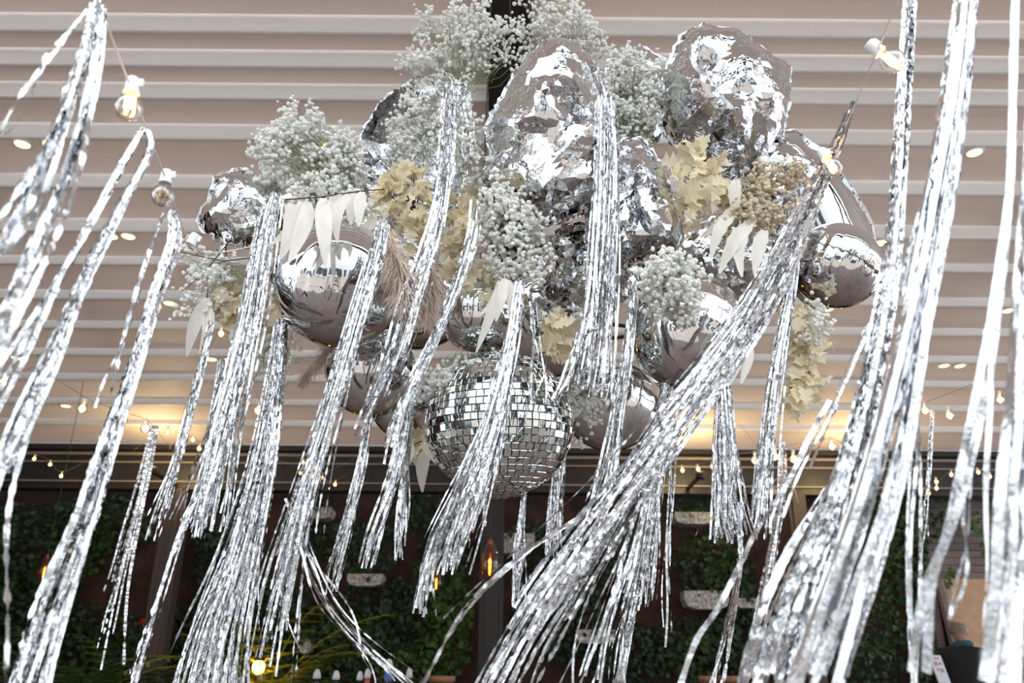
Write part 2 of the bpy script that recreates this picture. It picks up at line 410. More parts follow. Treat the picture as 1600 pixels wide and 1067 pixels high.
fern('green fern with arching fronds at the bottom left corner', 90, 1060, 10.2, 14, 1.75, 1)
fern('fern at the bottom left between two foil tassels', 185, 1060, 10.6, 13, 1.55, 1)
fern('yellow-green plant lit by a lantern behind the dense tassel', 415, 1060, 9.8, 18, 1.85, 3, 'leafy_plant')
fern('grassy plant low behind the curving strands', 470, 1060, 10.6, 14, 1.6, 1, 'leafy_plant')

lp = PY(404, 1042, 9.4)
t = thing('lantern', 'small yellow glowing lantern among leaves at the bottom left', 'lantern', (lp.x, lp.y, 0))
obj('stake', MB().tube([(0, 0, 0), (0, 0, lp.z-0.06)], 0.01).mesh('stake', M['dark_metal']), t)
obj('globe', MB().lathe([(0.02, -0.07), (0.055, -0.04), (0.065, 0), (0.055, 0.04), (0.02, 0.07)], 14, (0, 0, lp.z)).mesh('globe', M['lantern'], True), t)
obj('cap', MB().lathe([(0.06, 0.06), (0.05, 0.08), (0.01, 0.10)], 14, (0, 0, lp.z)).mesh('cap', M['dark_metal'], True), t)

def trough(px, py, wpx, hpx, label):
    p = PY(px, py, 11.95); s = mpp(p); w = wpx*s/2; h = hpx*s
    t = thing('wall_planter', label, 'planter', (p.x, p.y, p.z-h/2), 'pale troughs on the ivy wall')
    prof = [(-1, 0.55), (-0.86, 0.15), (-0.5, 0.0), (0.5, 0.0), (0.86, 0.15), (1, 0.55), (0.97, 1), (-0.97, 1)]
    n = len(prof); v = [(a*w, -0.11, b*h) for a, b in prof] + [(a*w, 0.2, b*h) for a, b in prof]
    obj('body', mesh_from('trough', v, [tuple(range(n)), tuple(range(2*n-1, n-1, -1))]+[(j, n+j, n+(j+1) % n, (j+1) % n) for j in range(n)], M['trough']), t)
    pts = [(rng.uniform(-w, w), rng.uniform(-0.14, 0.1), h+rng.uniform(-0.05, 0.14)) for _ in range(40)]
    vv, ff = leaf_cloud(pts, [0.08*rng.uniform(.6, 1.2) for _ in pts])
    tag(obj('leaves', mesh_from('leaves', vv, ff, M['leafs'][0]), t), kind='stuff')
for a in [(497, 803, 46, 17, 'pale planter trough high on the wall left of the disco ball'), (572, 907, 56, 18, 'pale planter trough below the tassel left of centre'),
          (800, 850, 70, 30, 'pale planter trough just right of the middle post'), (1083, 811, 62, 18, 'pale planter trough under the short right fringe, upper one'),
          (1102, 938, 70, 27, 'large pale planter trough on the ivy right of centre, lower one'), (930, 995, 62, 20, 'pale planter trough behind the sweeping foil low right of centre'),
          (478, 1010, 16, 20, 'small pale planter cup low behind the curving strands'), (1165, 943, 40, 14, 'short pale planter trough beside the red blossom at right')]:
    trough(*a)
def red_flower(px, py, Y, label):
    c = PY(px, py, Y); t = thing('red_flower', label, 'flower', c)
    for k in range(9):
        a = k*2.4; r = 0.03*math.sqrt(k/9+.1); d = Vector((math.cos(a)*r, -0.01*(k % 3), math.sin(a)*r))
        obj('petal', mesh_from('petal', [d+Vector(q) for q in ((-0.02, 0, 0), (0, -0.012, -0.02), (0.02, 0, 0), (0, -0.006, 0.022), (0, -0.018, 0))], [(0, 1, 4), (1, 2, 4), (2, 3, 4), (3, 0, 4)], M['red']), t)
    obj('stem', MB().tube([(0, 0, 0), (0.02, 0.05, -0.15), (0.03, 0.2, -0.3)], 0.006, 4).mesh('stem', M['stem']), t)
red_flower(223, 971, 11.9, 'red blossom beside the left post'); red_flower(1175, 940, 11.95, 'red blossom on the ivy right of the pale trough'); red_flower(1237, 985, 11.95, 'red blossom between foil strips at lower right')
for px, w, lb in [(690, 40, 'terracotta pot at the bottom edge left of the middle post'), (1140, 34, 'terracotta pot at the bottom edge right of centre'), (1105, 26, 'small terracotta pot beside the pot at bottom right of centre')]:
    p = PY(px, 1056, 10.5); w2 = w*mpp(p)/2
    stand = thing('flower_pot', lb, 'pot', (p.x, p.y, 0), 'terracotta pots on stands')
    obj('bowl', MB().lathe([(w2*.6, p.z-0.35), (w2*.9, p.z-0.06), (w2*1.08, p.z-0.06), (w2*1.08, p.z), (w2*.9, p.z), (w2*.85, p.z-0.03)], 18).mesh('bowl', M['terracotta'], True), stand)
    obj('stand', MB().lathe([(w2*.7, 0), (w2*.5, 0.05), (0.03, 0.1), (0.03, p.z-0.4), (w2*.6, p.z-0.35)], 12).mesh('stand', M['dark_metal']), stand)

# ------------------------------------------------------------------ pendants
def pendant(px, py, hpx, Y, label):
    top = PY(px, py-hpx*0.55, Y); bot = PY(px, py+hpx*0.45, Y); h = (top-bot).length; c = Vector((bot.x, Y, bot.z))
    ztop = Z_FAR+SLOPE*(YF-Y)+.03
    t = thing('pendant_lamp', label, 'lamp', c, 'amber teardrop pendants')
    obj('cord', MB().tube([(0, 0, h), (0, 0, ztop-c.z)], 0.004, 5).mesh('cord', M['cord_dark']), t)
    R = h*0.24
    prof = [(R*.35, 0), (R*.72, h*.07), (R*.95, h*.2), (R, h*.33), (R*.9, h*.5), (R*.66, h*.68), (R*.36, h*.84), (R*.12, h*.96), (0.012, h)]
    obj('shade', MB().lathe(prof, 20).mesh('shade', M['amber'], True), t)
    sk = MB()
    for k in range(10):
        a = 2*PI*k/10; sk.tube([(r*1.01*math.cos(a), r*1.01*math.sin(a), z) for r, z in prof], 0.0022, 3)
    for i in (1, 3, 5): sk.tube([(prof[i][0]*math.cos(b*PI/10), prof[i][0]*math.sin(b*PI/10), prof[i][1]) for b in range(21)], 0.0022, 3)
    obj('wire_cage', sk.mesh('wire_cage', M['dark_metal']), t)
    b = obj('bulb', MB().lathe([(R*.12, h*.72), (R*.2, h*.6), (R*.24, h*.3), (R*.15, h*.1), (R*.02, h*.07)], 10).mesh('bulb', M['amber'], True), t)
    obj('filament', MB().lathe([(R*.05, h*.10), (R*.10, h*.15), (R*.11, h*.42), (R*.05, h*.48)], 8).mesh('filament', M['edison'], True), b)
    obj('socket', MB().lathe([(R*.2, h*.7), (R*.24, h*.9), (R*.1, h*.97)], 10).mesh('socket', M['brass'], True), t)
pendant(765, 875, 68, 7.6, 'amber teardrop wire-cage pendant in front of the middle post')
pendant(681, 905, 44, 10.4, 'small amber teardrop pendant left of the middle post')
pendant(66, 888, 44, 9.5, 'amber teardrop pendant behind the left hanging tassel')
# gooseneck lamp by the right post
g = PY(1246, 790, 11.3); s = mpp(g)
t = thing('wall_lamp', 'pale gooseneck wall lamp arm on the right post', 'lamp', g)
obj('arm', MB().tube([Vector(q)*s for q in ((0, 8, 30), (2, 0, 0), (-1, 0, 22), (-8, 0, 38), (-20, 0, 44), (-32, 0, 40), (-38, 0, 28))], 0.012, 7).mesh('arm', M['trim'], True), t)
obj('shade', MB().lathe([(0.02, 0), (0.05, -0.03), (0.12, -0.14), (0.115, -0.14), (0.045, -0.035)], 14, Vector((-38, 0, 30))*s).mesh('shade', M['trim'], True), t)

# ------------------------------------------------------------------ fence, tan wall, sign and person at the right
fx0, fx1 = PY(1440, 850, 11.9).x, 11.0
zt_, zb_ = PY(1500, 772, 11.9).z, PY(1500, 906, 11.9).z
fe = thing('plank_fence', 'grey-purple horizontal plank fence behind the right foil strips', 'fence', (0, 0, 0))
npl = 12; dz = (zt_-zb_)/npl
pl = MB().box((0, 0, 0), ((fx1-fx0)/2, 0.015, dz*0.46)).mesh('plank', M['fence'])
for k in range(npl):
    o = obj('plank', pl, fe, ((fx0+fx1)/2, 11.9+rng.uniform(-.006, .006), zb_+dz*(k+.5)))
for x in (fx0+0.05, fx0+1.6, fx0+3.2): obj('post', MB().box((x, 11.97, zt_/2), (0.05, 0.05, zt_/2)).mesh('fence_post', M['fence']), fe)
tw0, tw1 = PY(1478, 950, 11.85).x, PY(1690, 950, 11.85).x
structure('wall_right', MB().box(((tw0+tw1)/2, 11.80, zb_/2), ((tw1-tw0)/2, 0.05, zb_/2-.002)).mesh('wall_right', M['tan_wall']))
dp = MB(); a, b = PY(1466, 905, 11.6), PY(1490, 1000, 11.6)
dp.tube([a, b, (b.x+0.02, b.y, 0)], 0.06, 6); tag(obj('fence_brace', dp.mesh('fence_brace', M['fence'])), 'slanting grey timber brace left of the tan wall', 'post')
sg = PY(1465, 1030, 8.6); s = mpp(sg)
t = thing('menu_sign', 'tilted white menu card on a stand at bottom right', 'sign', (sg.x, sg.y, 0))
bx = [(-13, 2, 6), (6, 2, 6), (14, -4, -36), (-4, -4, -36)]
def sgv(q, d=0): return Vector((q[0]*s, q[1]*s*0.5+d, sg.z+q[2]*s))
obj('card', mesh_from('card', [sgv(q) for q in bx]+[sgv(q, .02) for q in bx], [(0, 1, 2, 3), (7, 6, 5, 4), (0, 4, 5, 1), (1, 5, 6, 2), (2, 6, 7, 3), (3, 7, 4, 0)], M['card']), t)
def bil(u, w, d):
    A, B, Cc, D = [sgv(q, d) for q in bx]; return (A*(1-u)+B*u)*(1-w)+(D*(1-u)+Cc*u)*w
for (u0, u1, w0, w1) in [(.25, .75, .08, .14), (.2, .5, .22, .36), (.55, .82, .25, .33), (.22, .45, .45, .52), (.5, .8, .46, .6)]:
    obj('print', mesh_from('print', [bil(u0, w0, -.004), bil(u1, w0, -.004), bil(u1, w1, -.004), bil(u0, w1, -.004)], [(0, 1, 2, 3)], M['print']), t)
obj('stand', MB().tube([(0, 0.03, 0), (0, 0.03, sg.z-36*s)], 0.015).mesh('stand', M['dark_metal']), t)
obj('foot', MB().lathe([(0.16, 0), (0.15, 0.02), (0.02, 0.03)], 16).mesh('foot', M['dark_metal']), t)

def person():
    hd = PY(1497, 986, 9.6); ox, oy = hd.x, hd.y; hz = hd.z
    k = hz/1.62
    t = thing('person', 'person in a black jacket with teal scarf standing sideways at right', 'person', (ox, oy, 0)); t.rotation_euler.z = math.radians(48)
    J = {}; E = []; V = []; R = []
    def j(n, x, y, z, r, par=None, ry=None):
        V.append((x*k, y*k, z*k)); R.append((r*k, (ry or r)*k)); J[n] = len(V)-1
        if par: E.append((J[par], J[n]))
    j('pel', 0, 0, 0.98, .15, None, .12); j('waist', -.01, .01, 1.12, .15, 'pel', .12); j('chest', -.02, .0, 1.32, .17, 'waist', .15); j('neckb', -.01, .02, 1.46, .08, 'chest'); j('neck', .01, .01, 1.52, .058, 'neckb')
    for sd, sy in (('l', 1), ('r', -1)):
        j('hip'+sd, 0, .10*sy, .92, .105, 'pel'); j('kn'+sd, .02, .11*sy, .5, .07, 'hip'+sd); j('an'+sd, -.02, .11*sy, .09, .048, 'kn'+sd); j('to'+sd, .15, .13*sy, .04, .038, 'an'+sd)
        j('sh'+sd, -.01, .19*sy, 1.40, .075, 'chest'); j('el'+sd, -.03, .26*sy, 1.12, .052, 'sh'+sd); j('wr'+sd, .12, .22*sy, .95, .034, 'el'+sd); j('pa'+sd, .19, .21*sy, .92, .030, 'wr'+sd, .018)
        for q, (dy, L) in enumerate(((-.03, .07), (-.01, .085), (.01, .08), (.03, .06))):
            j('f%d%s' % (q, sd), .215, .21*sy+dy, .905, .010, 'pa'+sd); j('g%d%s' % (q, sd), .215+L*.8, .21*sy+dy, .88-L*.4, .008, 'f%d%s' % (q, sd))
        j('th'+sd, .18, .21*sy-.045*sy, .905, .010, 'pa'+sd); j('ti'+sd, .23, .21*sy-.055*sy, .88, .008, 'th'+sd)
    me = bpy.data.meshes.new('body'); me.from_pydata(V, E, []); o = obj('body', me, t)
    sk = o.modifiers.new('skin', 'SKIN'); sk.use_smooth_shade = True
    for i, d in enumerate(me.skin_vertices[0].data): d.radius = R[i]; d.use_root = (i == 0)
    sb = o.modifiers.new('sub', 'SUBSURF'); sb.levels = 2; sb.render_levels = 2
    me.materials.append(M['jacket'])
    # head: shaped egg with brow, nose, mouth, ears, looking to the right (+x)
    bm = bmesh.new(); bmesh.ops.create_uvsphere(bm, u_segments=24, v_segments=18, radius=1)
    for v in bm.verts:
        x, y, z = v.co; s_ = 1-0.28*max(0, -z)**1.5
        X = x*0.098*s_; Y = y*0.076*s_; Z = z*0.118
        if x > 0.5 and abs(y) < 0.22 and -0.35 < z < 0.12: X += 0.022*(1-abs(y)/.22)*(1-abs(z+.22)/.34 if z < -.22 else .35+.65*(0.12-z)/.34)
        if x > 0.6 and 0.2 < abs(y) < 0.55 and -0.02 < z < 0.2: X -= 0.007
        if x > 0.6 and -0.6 < z < -0.5 and abs(y) < .35: X -= 0.006
        if abs(y) > 0.93 and abs(x) < 0.25 and -0.2 < z < 0.25: Y *= 1.22
        v.co = Vector((X+.015, Y, Z))*k
    hm = bm_mesh('head', bm, M['skin'], True); obj('head', hm, t, (0.01*k, 0, 1.62*k))
    bm = bmesh.new(); bmesh.ops.create_uvsphere(bm, u_segments=20, v_segments=12, radius=1)
    bmesh.ops.delete(bm, geom=[v for v in bm.verts if v.co.z < -0.3 or v.co.z > 0.72 or v.co.x > 0.2], context='VERTS')
    for v in bm.verts: v.co = Vector((v.co.x*0.104+.012, v.co.y*0.083, v.co.z*0.120))*k
    obj('hair', bm_mesh('hair', bm, M['hair'], True), t, (0.01*k, 0, 1.62*k))
    sc = MB(); n = 26
    sc.tube([Vector((.02+.085*math.cos(2*PI*i/n), .085*math.sin(2*PI*i/n), 1.475+.02*math.cos(2*PI*i/n+2)))*k for i in range(n+1)], 0.035*k, 8)
    sc.tube([Vector(q)*k for q in ((.09, -.06, 1.46), (.13, -.15, 1.36), (.12, -.19, 1.2), (.11, -.2, 1.02))], [0.035*k, .045*k, .045*k, .035*k], 8)
    obj('scarf', sc.mesh('scarf', M['scarf'], True), t)
person()

# ------------------------------------------------------------------ bar with bottles
bz = 1.0; bp = PY(560, 1067, 5.3)
t = thing('bar_counter', 'dark wooden bar counter carrying bottles, mostly below the frame', 'counter', (bp.x, 5.3, 0))
obj('body', MB().box((0, 0.1, 0.47), (0.95, 0.28, 0.47)).mesh('body', M['counter']), t)
obj('worktop', MB().box((0, 0.08, 0.97), (1.0, 0.36, 0.03)).mesh('worktop', M['counter']), t)
for px, py, r, lab, lb in [(496, 1046, .036, None, 'dark bottle with white cap, leftmost on the bar'), (526, 1048, .034, None, 'dark bottle with white cap, second from left on the bar'),
                           (563, 1049, .03, None, 'dark bottle with white cap beside the red-labelled one'), (575, 1045, .03, 'label_red', 'bottle with a red neck label on the bar'),
                           (608, 1030, .04, 'label_blue', 'tall bottle with blue and yellow label on the bar'), (640, 1044, .03, None, 'dark bottle with white cap, rightmost on the bar')]:
    p = PY(px, py, 5.25); h = p.z-bz
    b = thing('bottle', lb, 'bottle', (p.x, 5.25, bz), 'bottles on the bar')
    obj('glass', MB().lathe([(r*.9, 0), (r, .01), (r, h*.45), (r*.8, h*.55), (r*.42, h*.66), (r*.38, h*.80), (r*.45, h*.81)], 16).mesh('glass', M['bottle'], True), b)
    obj('cap', MB().lathe([(r*.62, h*.79), (r*.66, h*.85), (r*.55, h*.93), (r*.32, h), (r*.1, h*1.01)], 14).mesh('cap', M['cap'], True), b)
    if lab:
        obj('neck_label', MB().lathe([(r*.50, h*.56), (r*.62, h*.58), (r*.56, h*.72), (r*.48, h*.79)], 14).mesh('neck_label', M[lab], True), b)
        if lab == 'label_blue': obj('label', MB().lathe([(r*1.02, h*.1), (r*1.03, h*.12), (r*1.03, h*.42), (r*1.02, h*.43)], 16).mesh('label', M['label_yellow'], True), b)

# ------------------------------------------------------------------ string lights
def bulb_mesh(R, far=False):
    s = MB().lathe([(R*.3, 0), (R*.42, -R*.2), (R*.75, -R*.55), (R*.98, -R*1.05), (R*.97, -R*1.45), (R*.75, -R*1.9), (R*.4, -R*2.12), (R*.05, -R*2.18)], 12 if far else 20)
    return s.mesh('bulb', M['bulb'], True)
def fil_mesh(R, far=False):
    s = MB()
    if far: s.lathe([(R*.1, -R*.45), (R*.45, -R*.8), (R*.5, -R*1.2), (R*.1, -R*1.6)], 8)
    else:
        s.tube([(-R*.25, 0, -R*.35), (-R*.30, 0, -R*1.2), (-R*.1, 0, -R*1.45), (R*.1, 0, -R*.8), (R*.28, 0, -R*1.4), (R*.27, 0, -R*.35)], R*.11, 6)
    return s.mesh('filament', M['filament_far'] if far else M['filament'], True)
RB = 0.0205
bulb_near, fil_near, bulb_far, fil_far = bulb_mesh(RB), fil_mesh(RB), bulb_mesh(0.028, True), fil_mesh(0.036, True)
fil_dead = fil_near.copy(); fil_dead.materials[0] = M['brass']
sock = MB().lathe([(RB*.40, RB*.25), (RB*.52, RB*.2), (RB*.56, -RB*.0), (RB*.50, RB*.5), (RB*.48, RB*1.2), (RB*.40, RB*1.32), (RB*.1, RB*1.34)], 14).box((RB*.62, 0, RB*.9), (RB*.16, RB*.10, RB*.32)).mesh('socket', M['white_plastic'])
sock_far = MB().lathe([(0.010, 0), (0.011, 0.02), (0.004, 0.024)], 8).mesh('socket_far', M['white_plastic'])
def festoon(label, cordpts, bulbs, far=False, group=None):
    """cordpts: world points; bulbs: (point of the socket top, direction, lit)"""
    o0 = Vector(cordpts[0]); t = thing('string_lights', label, 'string lights', o0, group)
    C_ = catmull(cordpts, max(8, 6*len(cordpts)))
    obj('cord', MB().tube([Vector(c)-o0 for c in C_], 0.0016 if not far else 0.0018, 5).mesh('cord', M['cord_white'] if not far else M['trim'], True), t)
    for (p, d, lit) in bulbs:
        q = Vector((0, 0, -1)).rotation_difference(Vector(d).normalized())
        sk = obj('socket', sock_far if far else sock, t, Vector(p)-o0); sk.rotation_mode = 'QUATERNION'; sk.rotation_quaternion = q
        if lit is None: continue
        b = obj('bulb', bulb_far if far else bulb_near, t, Vector(p)-o0); b.rotation_mode = 'QUATERNION'; b.rotation_quaternion = q
        obj('filament', (fil_far if far else (fil_near if lit else fil_dead)), b)
DN = Vector((0, 0, -1))
def far_string(label, pts, Y):
    P = [PY(x, y, Y) for x, y in pts]; q = []
    def hook(p, dx): return Vector((p.x*YF/Y+dx, YF, zt-.06))
    sg_ = -1 if pts[0][0] < pts[-1][0] else 1
    cords = [hook(P[0], .5*sg_)] + [p+Vector((0, 0, .05)) for p in P] + [hook(P[-1], -.5*sg_)]
    for p in P: q.append((p+Vector((0, 0, .03)), DN+Vector((rng.uniform(-.25, .25), 0, 0)), True))
    festoon(label, cords, q, True, 'far string lights')
far_string('string of small warm bulbs at the left below the ceiling spots', [(6, 596), (69, 618), (130, 637), (190, 655), (226, 668)], 4.5)
far_string('cluster of warm bulbs hanging against the lit ceiling beside the left tassels', [(262, 674), (283, 690), (300, 686), (312, 700)], 8.0)
far_string('warm bulbs running along the dark beam at the far left', [(32, 716), (54, 716), (78, 725), (96, 743)], 10.8)
far_string('warm bulbs on the dark beam left of the disco ball', [(474, 722), (483, 725), (491, 729), (503, 745)], 10.4)
far_string('second lower row of warm bulbs on the beam left of the disco ball', [(470, 738), (490, 744), (494, 753), (524, 756)], 11.0)
far_string('row of warm bulbs along the beam right of the disco ball', [(985, 735), (1008, 738), (1028, 737), (1066, 734), (1090, 732), (1113, 728)], 9.0)
far_string('bright bulbs in front of the lit ceiling corner at right', [(1152, 722), (1180, 718), (1212, 712), (1240, 716), (1256, 700), (1300, 696)], 5.0)
far_string('warm bulbs along the beam behind the right foil strips', [(1400, 770), (1450, 770), (1463, 752), (1464, 762), (1487, 741), (1506, 743), (1528, 737), (1547, 744)], 10.0)
far_string('pair of hanging bulbs at right below the ceiling spots', [(1445, 640), (1482, 648), (1563, 623)], 5.0)
far_string('warm bulbs glowing under the right round balloon', [(1083, 650), (1097, 624), (1140, 655)], 6.5)
far_string('warm bulbs glowing behind the left tassels below the bleached leaves', [(345, 520), (386, 628), (404, 640)], 5.5)
# near festoons that run up from the cluster past the camera
bl = [PT(120, -70, 1.0), PT(158, 15, 1.12), PT(184, 85, 1.2), PT(203, 132, 1.24), PT(232, 210, 1.34), PT(258, 277, 1.5), PT(294, 372, 1.8), PT(330, 395, 2.0), PT(420, 380, 2.2)]
festoon('near festoon cord with clear globe bulbs at the upper left', bl,
        [(PT(205, 146, 1.24), Vector((.05, 0, -1)), True), (PT(258, 287, 1.5), Vector((.02, 0, -1)), False), (PT(297, 382, 1.8), Vector((-.35, 0, -1)), None)])
br = [PT(1420, -60, 1.15), PT(1400, 5, 1.25), PT(1371, 78, 1.4), PT(1335, 165, 1.72), PT(1298, 240, 1.82), PT(1255, 290, 1.95), PT(1180, 330, 2.15)]
festoon('near festoon cord with globe bulbs at the upper right', br,
        [(PT(1376, 82, 1.4), Vector((.75, 0, -.8)), True), (PT(1292, 248, 1.75), Vector((.3, -.2, -1)), True)])
for px, py, Y, lb in [(245, 690, 10.7, 'left'), (1090, 692, 10.7, 'middle'), (1330, 692, 10.7, 'right')]:
    # wall-washer on top of the beam that warms the ceiling corner
    p = PY(px, py, Y); p.z = zt-0.42
    t = thing('uplight', 'small dark uplight fixed to the far beam, %s one' % lb, 'lamp', p, 'uplights on the far beam')
    obj('can', MB().lathe([(0.05, -0.10), (0.06, -0.09), (0.06, 0.0), (0.05, 0.0), (0.05, -0.02)], 14).mesh('can', M['dark_metal'], True), t)
    obj('bracket', MB().box((0, 0.42, -0.06), (0.02, 0.40, 0.02)).mesh('bracket', M['dark_metal']), t)
    ld = bpy.data.lights.new('uplight_bulb', 'POINT'); ld.energy = 15; ld.color = (1.0, 0.72, 0.34); ld.shadow_soft_size = 0.04
    lo = bpy.data.objects.new('uplight_bulb', ld); link(lo, t); lo.location = (0, 0, 0.05)

# ================================================================== the hanging installation
# ------------------------------------------------------------------ carrying frame
cc = PY(800, 380, 2.45)
t = thing('hanging_frame', 'dark wire hoop frame hidden inside the balloon cluster', 'frame', cc)
hp = MB()
for rr, zz in ((0.42, 0.15), (0.42, -0.15)):
    hp.tube([(rr*1.15*math.cos(2*PI*i/40), 0.40+rr*0.25*math.sin(2*PI*i/40), zz) for i in range(41)], 0.007, 6)
for k in range(6):
    a = 2*PI*k/6; hp.tube([(0.42*1.15*math.cos(a), .40+.42*.25*math.sin(a), .15), (0.42*1.15*math.cos(a), .40+.42*.25*math.sin(a), -.15)], 0.006, 5)
obj('hoop', hp.mesh('hoop', M['cord_dark']), t)
for k in range(3):
    x = (-.12, 0.0, .12)[k]
    obj('cable', MB().tube([(x, .40, .15), (bc.x-cc.x+x*.4, 0.40, zline(cc.y+.40)-cc.z+.02 if cc.y+.4 > y0-.3 else zfl-cc.z)], 0.003, 5).mesh('cable', M['cord_dark']), t)

# ------------------------------------------------------------------ foil balloons
def inside(poly, p):
    c = False; n = len(poly); j = n-1
    for i in range(n):
        if ((poly[i][1] > p[1]) != (poly[j][1] > p[1])) and p[0] < (poly[j][0]-poly[i][0])*(p[1]-poly[i][1])/(poly[j][1]-poly[i][1])+poly[i][0]: c = not c
        j = i
    return c
def seg_dist(p, a, b):
    ax, ay = a; bx_, by = b; dx, dy = bx_-ax, by-ay
    u = max(0, min(1, ((p[0]-ax)*dx+(p[1]-ay)*dy)/max(dx*dx+dy*dy, 1e-12)))
    return math.hypot(p[0]-ax-u*dx, p[1]-ay-u*dy)
def foil_pillow(label, outline, Y, thick, front=1.0, cell=26, crumple=1.0, smooth=False, cells=24, tilt=0.0, name='foil_balloon', seed=0, cat='balloon', knot=None, folds=None, lean=(0.0, 0.25)):
    """two foil sheets sealed along a traced rim, blown up to `thick` metres and crumpled into creased facets; front<0 = caved in"""
    R_ = random.Random(seed+11); cell = cell if smooth else 8.5
    c = Vector((0, 0, 0))
    pts3 = [PY(x, y, Y) for x, y in outline]
    for p in pts3: c += p
    c /= len(pts3); s = mpp(c)
    n0 = Vector((lean[0], -math.cos(lean[1]), -math.sin(lean[1]))).normalized()
    def PP(x, y):
        r = ray(x, y); return CAM + r*((c-CAM).dot(n0)/r.dot(n0))
    cx = sum(p[0] for p in outline)/len(outline); cy = sum(p[1] for p in outline)/len(outline)
    # rim, resampled with small notches
    rim = []
    n = len(outline)
    for i in range(n):
        a, b = outline[i], outline[(i+1) % n]; L = math.hypot(b[0]-a[0], b[1]-a[1]); k = max(1, int(L/(cell*0.75)))
        for q in range(k):
            u = q/k; jx, jy = (R_.uniform(-2.2, 2.2), R_.uniform(-2.2, 2.2)) if (q and not smooth) else (0, 0)
            rim.append((a[0]+(b[0]-a[0])*u+jx, a[1]+(b[1]-a[1])*u+jy))
    xs = [p[0] for p in rim]; ys = [p[1] for p in rim]
    def rimdist(p): return min(seg_dist(p, rim[i], rim[(i+1) % len(rim)]) for i in range(len(rim)))
    def interior(seed2):
        q = random.Random(seed2); out = []; row = 0; y = min(ys)
        while y < max(ys):
            x = min(xs)+(row % 2)*cell*.5
            while x < max(xs):
                p = (x+q.uniform(-.33, .33)*cell, y+q.uniform(-.33, .33)*cell)
                if inside(rim, p) and rimdist(p) > cell*.4: out.append(p)
                x += cell
            y += cell*.87; row += 1
        return out
    # crease pattern: long folds (sum of |distance to a line|) and small crumple cells, each with its own slope
    bw, bh = max(xs)-min(xs), max(ys)-min(ys)
    LINES = []
    for _ in range(10):
        th = R_.uniform(0, PI); px_, py_ = R_.uniform(min(xs), max(xs)), R_.uniform(min(ys), max(ys))
        LINES.append((math.cos(th), math.sin(th), px_*math.cos(th)+py_*math.sin(th), R_.choice((-1, 1))*R_.uniform(.07, .2)))
    nc = int(bw*bh/(cells*cells))+4
    SEEDS = [(R_.uniform(min(xs), max(xs)), R_.uniform(min(ys), max(ys))) for _ in range(nc)]
    SEEDS += [(min(xs)-40+(bw+80)*i/4, yy) for i in range(5) for yy in (min(ys)-40, max(ys)+40)] + [(xx, min(ys)-40+(bh+80)*i/4) for i in range(1, 4) for xx in (min(xs)-40, max(xs)+40)]
    SH = [R_.gauss(0, .38)*cells for _ in SEEDS]
    sv, _, sf, so, _, _ = delaunay_2d_cdt([Vector(p) for p in SEEDS], [], [], 0, 1e-4)
    sh = [SH[o[0]] for o in so]
    TRI = [(sv[f[0]], sv[f[1]], sv[f[2]], sh[f[0]], sh[f[1]], sh[f[2]]) for f in sf]
    def crease(x, y):
        h = sum(a_*abs(x*ca+y*sa-c0) for ca, sa, c0, a_ in LINES) - sum(a_ for *_, a_ in LINES)*0.2*min(bw, bh)
        for A_, B_, C_, ha, hb, hc in TRI:
            d = (B_.y-C_.y)*(A_.x-C_.x)+(C_.x-B_.x)*(A_.y-C_.y)
            if abs(d) < 1e-9: continue
            l1 = ((B_.y-C_.y)*(x-C_.x)+(C_.x-B_.x)*(y-C_.y))/d; l2 = ((C_.y-A_.y)*(x-C_.x)+(A_.x-C_.x)*(y-C_.y))/d
            if l1 >= -1e-6 and l2 >= -1e-6 and l1+l2 <= 1.00001:
                h += l1*ha+l2*hb+(1-l1-l2)*hc; break
        return h*s
    Dmax = 0.5*min(max(xs)-min(xs), max(ys)-min(ys))
    V = []; Fc = []
    nr = len(rim)
    for x, y in rim: V.append((x, y, 0.0))
    for side in (1, -1):
        I = interior(seed*10+side+3)
        P2 = [Vector(p) for p in rim] + [Vector(p) for p in I]
        edges = [(i, (i+1) % nr) for i in range(nr)]
        ov, _, of, oi, _, _ = delaunay_2d_cdt(P2, edges, [], 1, 1e-4)
        mp = {}
        for k, p in enumerate(ov):
            src = oi[k][0] if oi[k] else None
            if src is not None and src < nr: mp[k] = src; continue
            d = min(seg_dist((p.x, p.y), rim[i], rim[(i+1) % nr]) for i in range(nr)); u = min(1, d/Dmax)
            prof = math.sqrt(max(0, 1-(1-u)**2))
            h = thick*0.5*prof*(front if side == 1 else 1.0)
            if not smooth: h += crumple*crease(p.x+side*3, p.y)*min(1, u*2.2+.3)
            mp[k] = len(V); V.append((p.x, p.y, side*h))
        for f in of:
            q = [mp[i] for i in f]; Fc.append(q if side == 1 else q[::-1])
    nrm = (n0 - ray(cx, cy).normalized()).normalized()
    W3 = []
    for x, y, h in V: W3.append(PP(x, y) + nrm*h - c)
    t = thing(name, label, cat, c, 'silver foil balloons')
    me = mesh_from('foil_skin', W3, Fc, M['mylar_smooth' if smooth else 'mylar'], smooth)
    o = obj('foil_skin', me, t)
    # sealed rim: a narrow flat flange around the seam
    fl = MB(); k = nr; ring = []
    for i in range(nr):
        a = Vector(rim[i]); d = (a-Vector((cx, cy))).normalized(); ring.append(a+d*R_.uniform(2.0, 4.5))
    vv = [PP(x, y)-c for x, y in rim] + [PP(p.x, p.y)+nrm*R_.uniform(-.004, .004)-c for p in ring]
    obj('seam', mesh_from('seam', vv, [(i, (i+1) % k, k+(i+1) % k, k+i) for i in range(k)], M['mylar']), t)
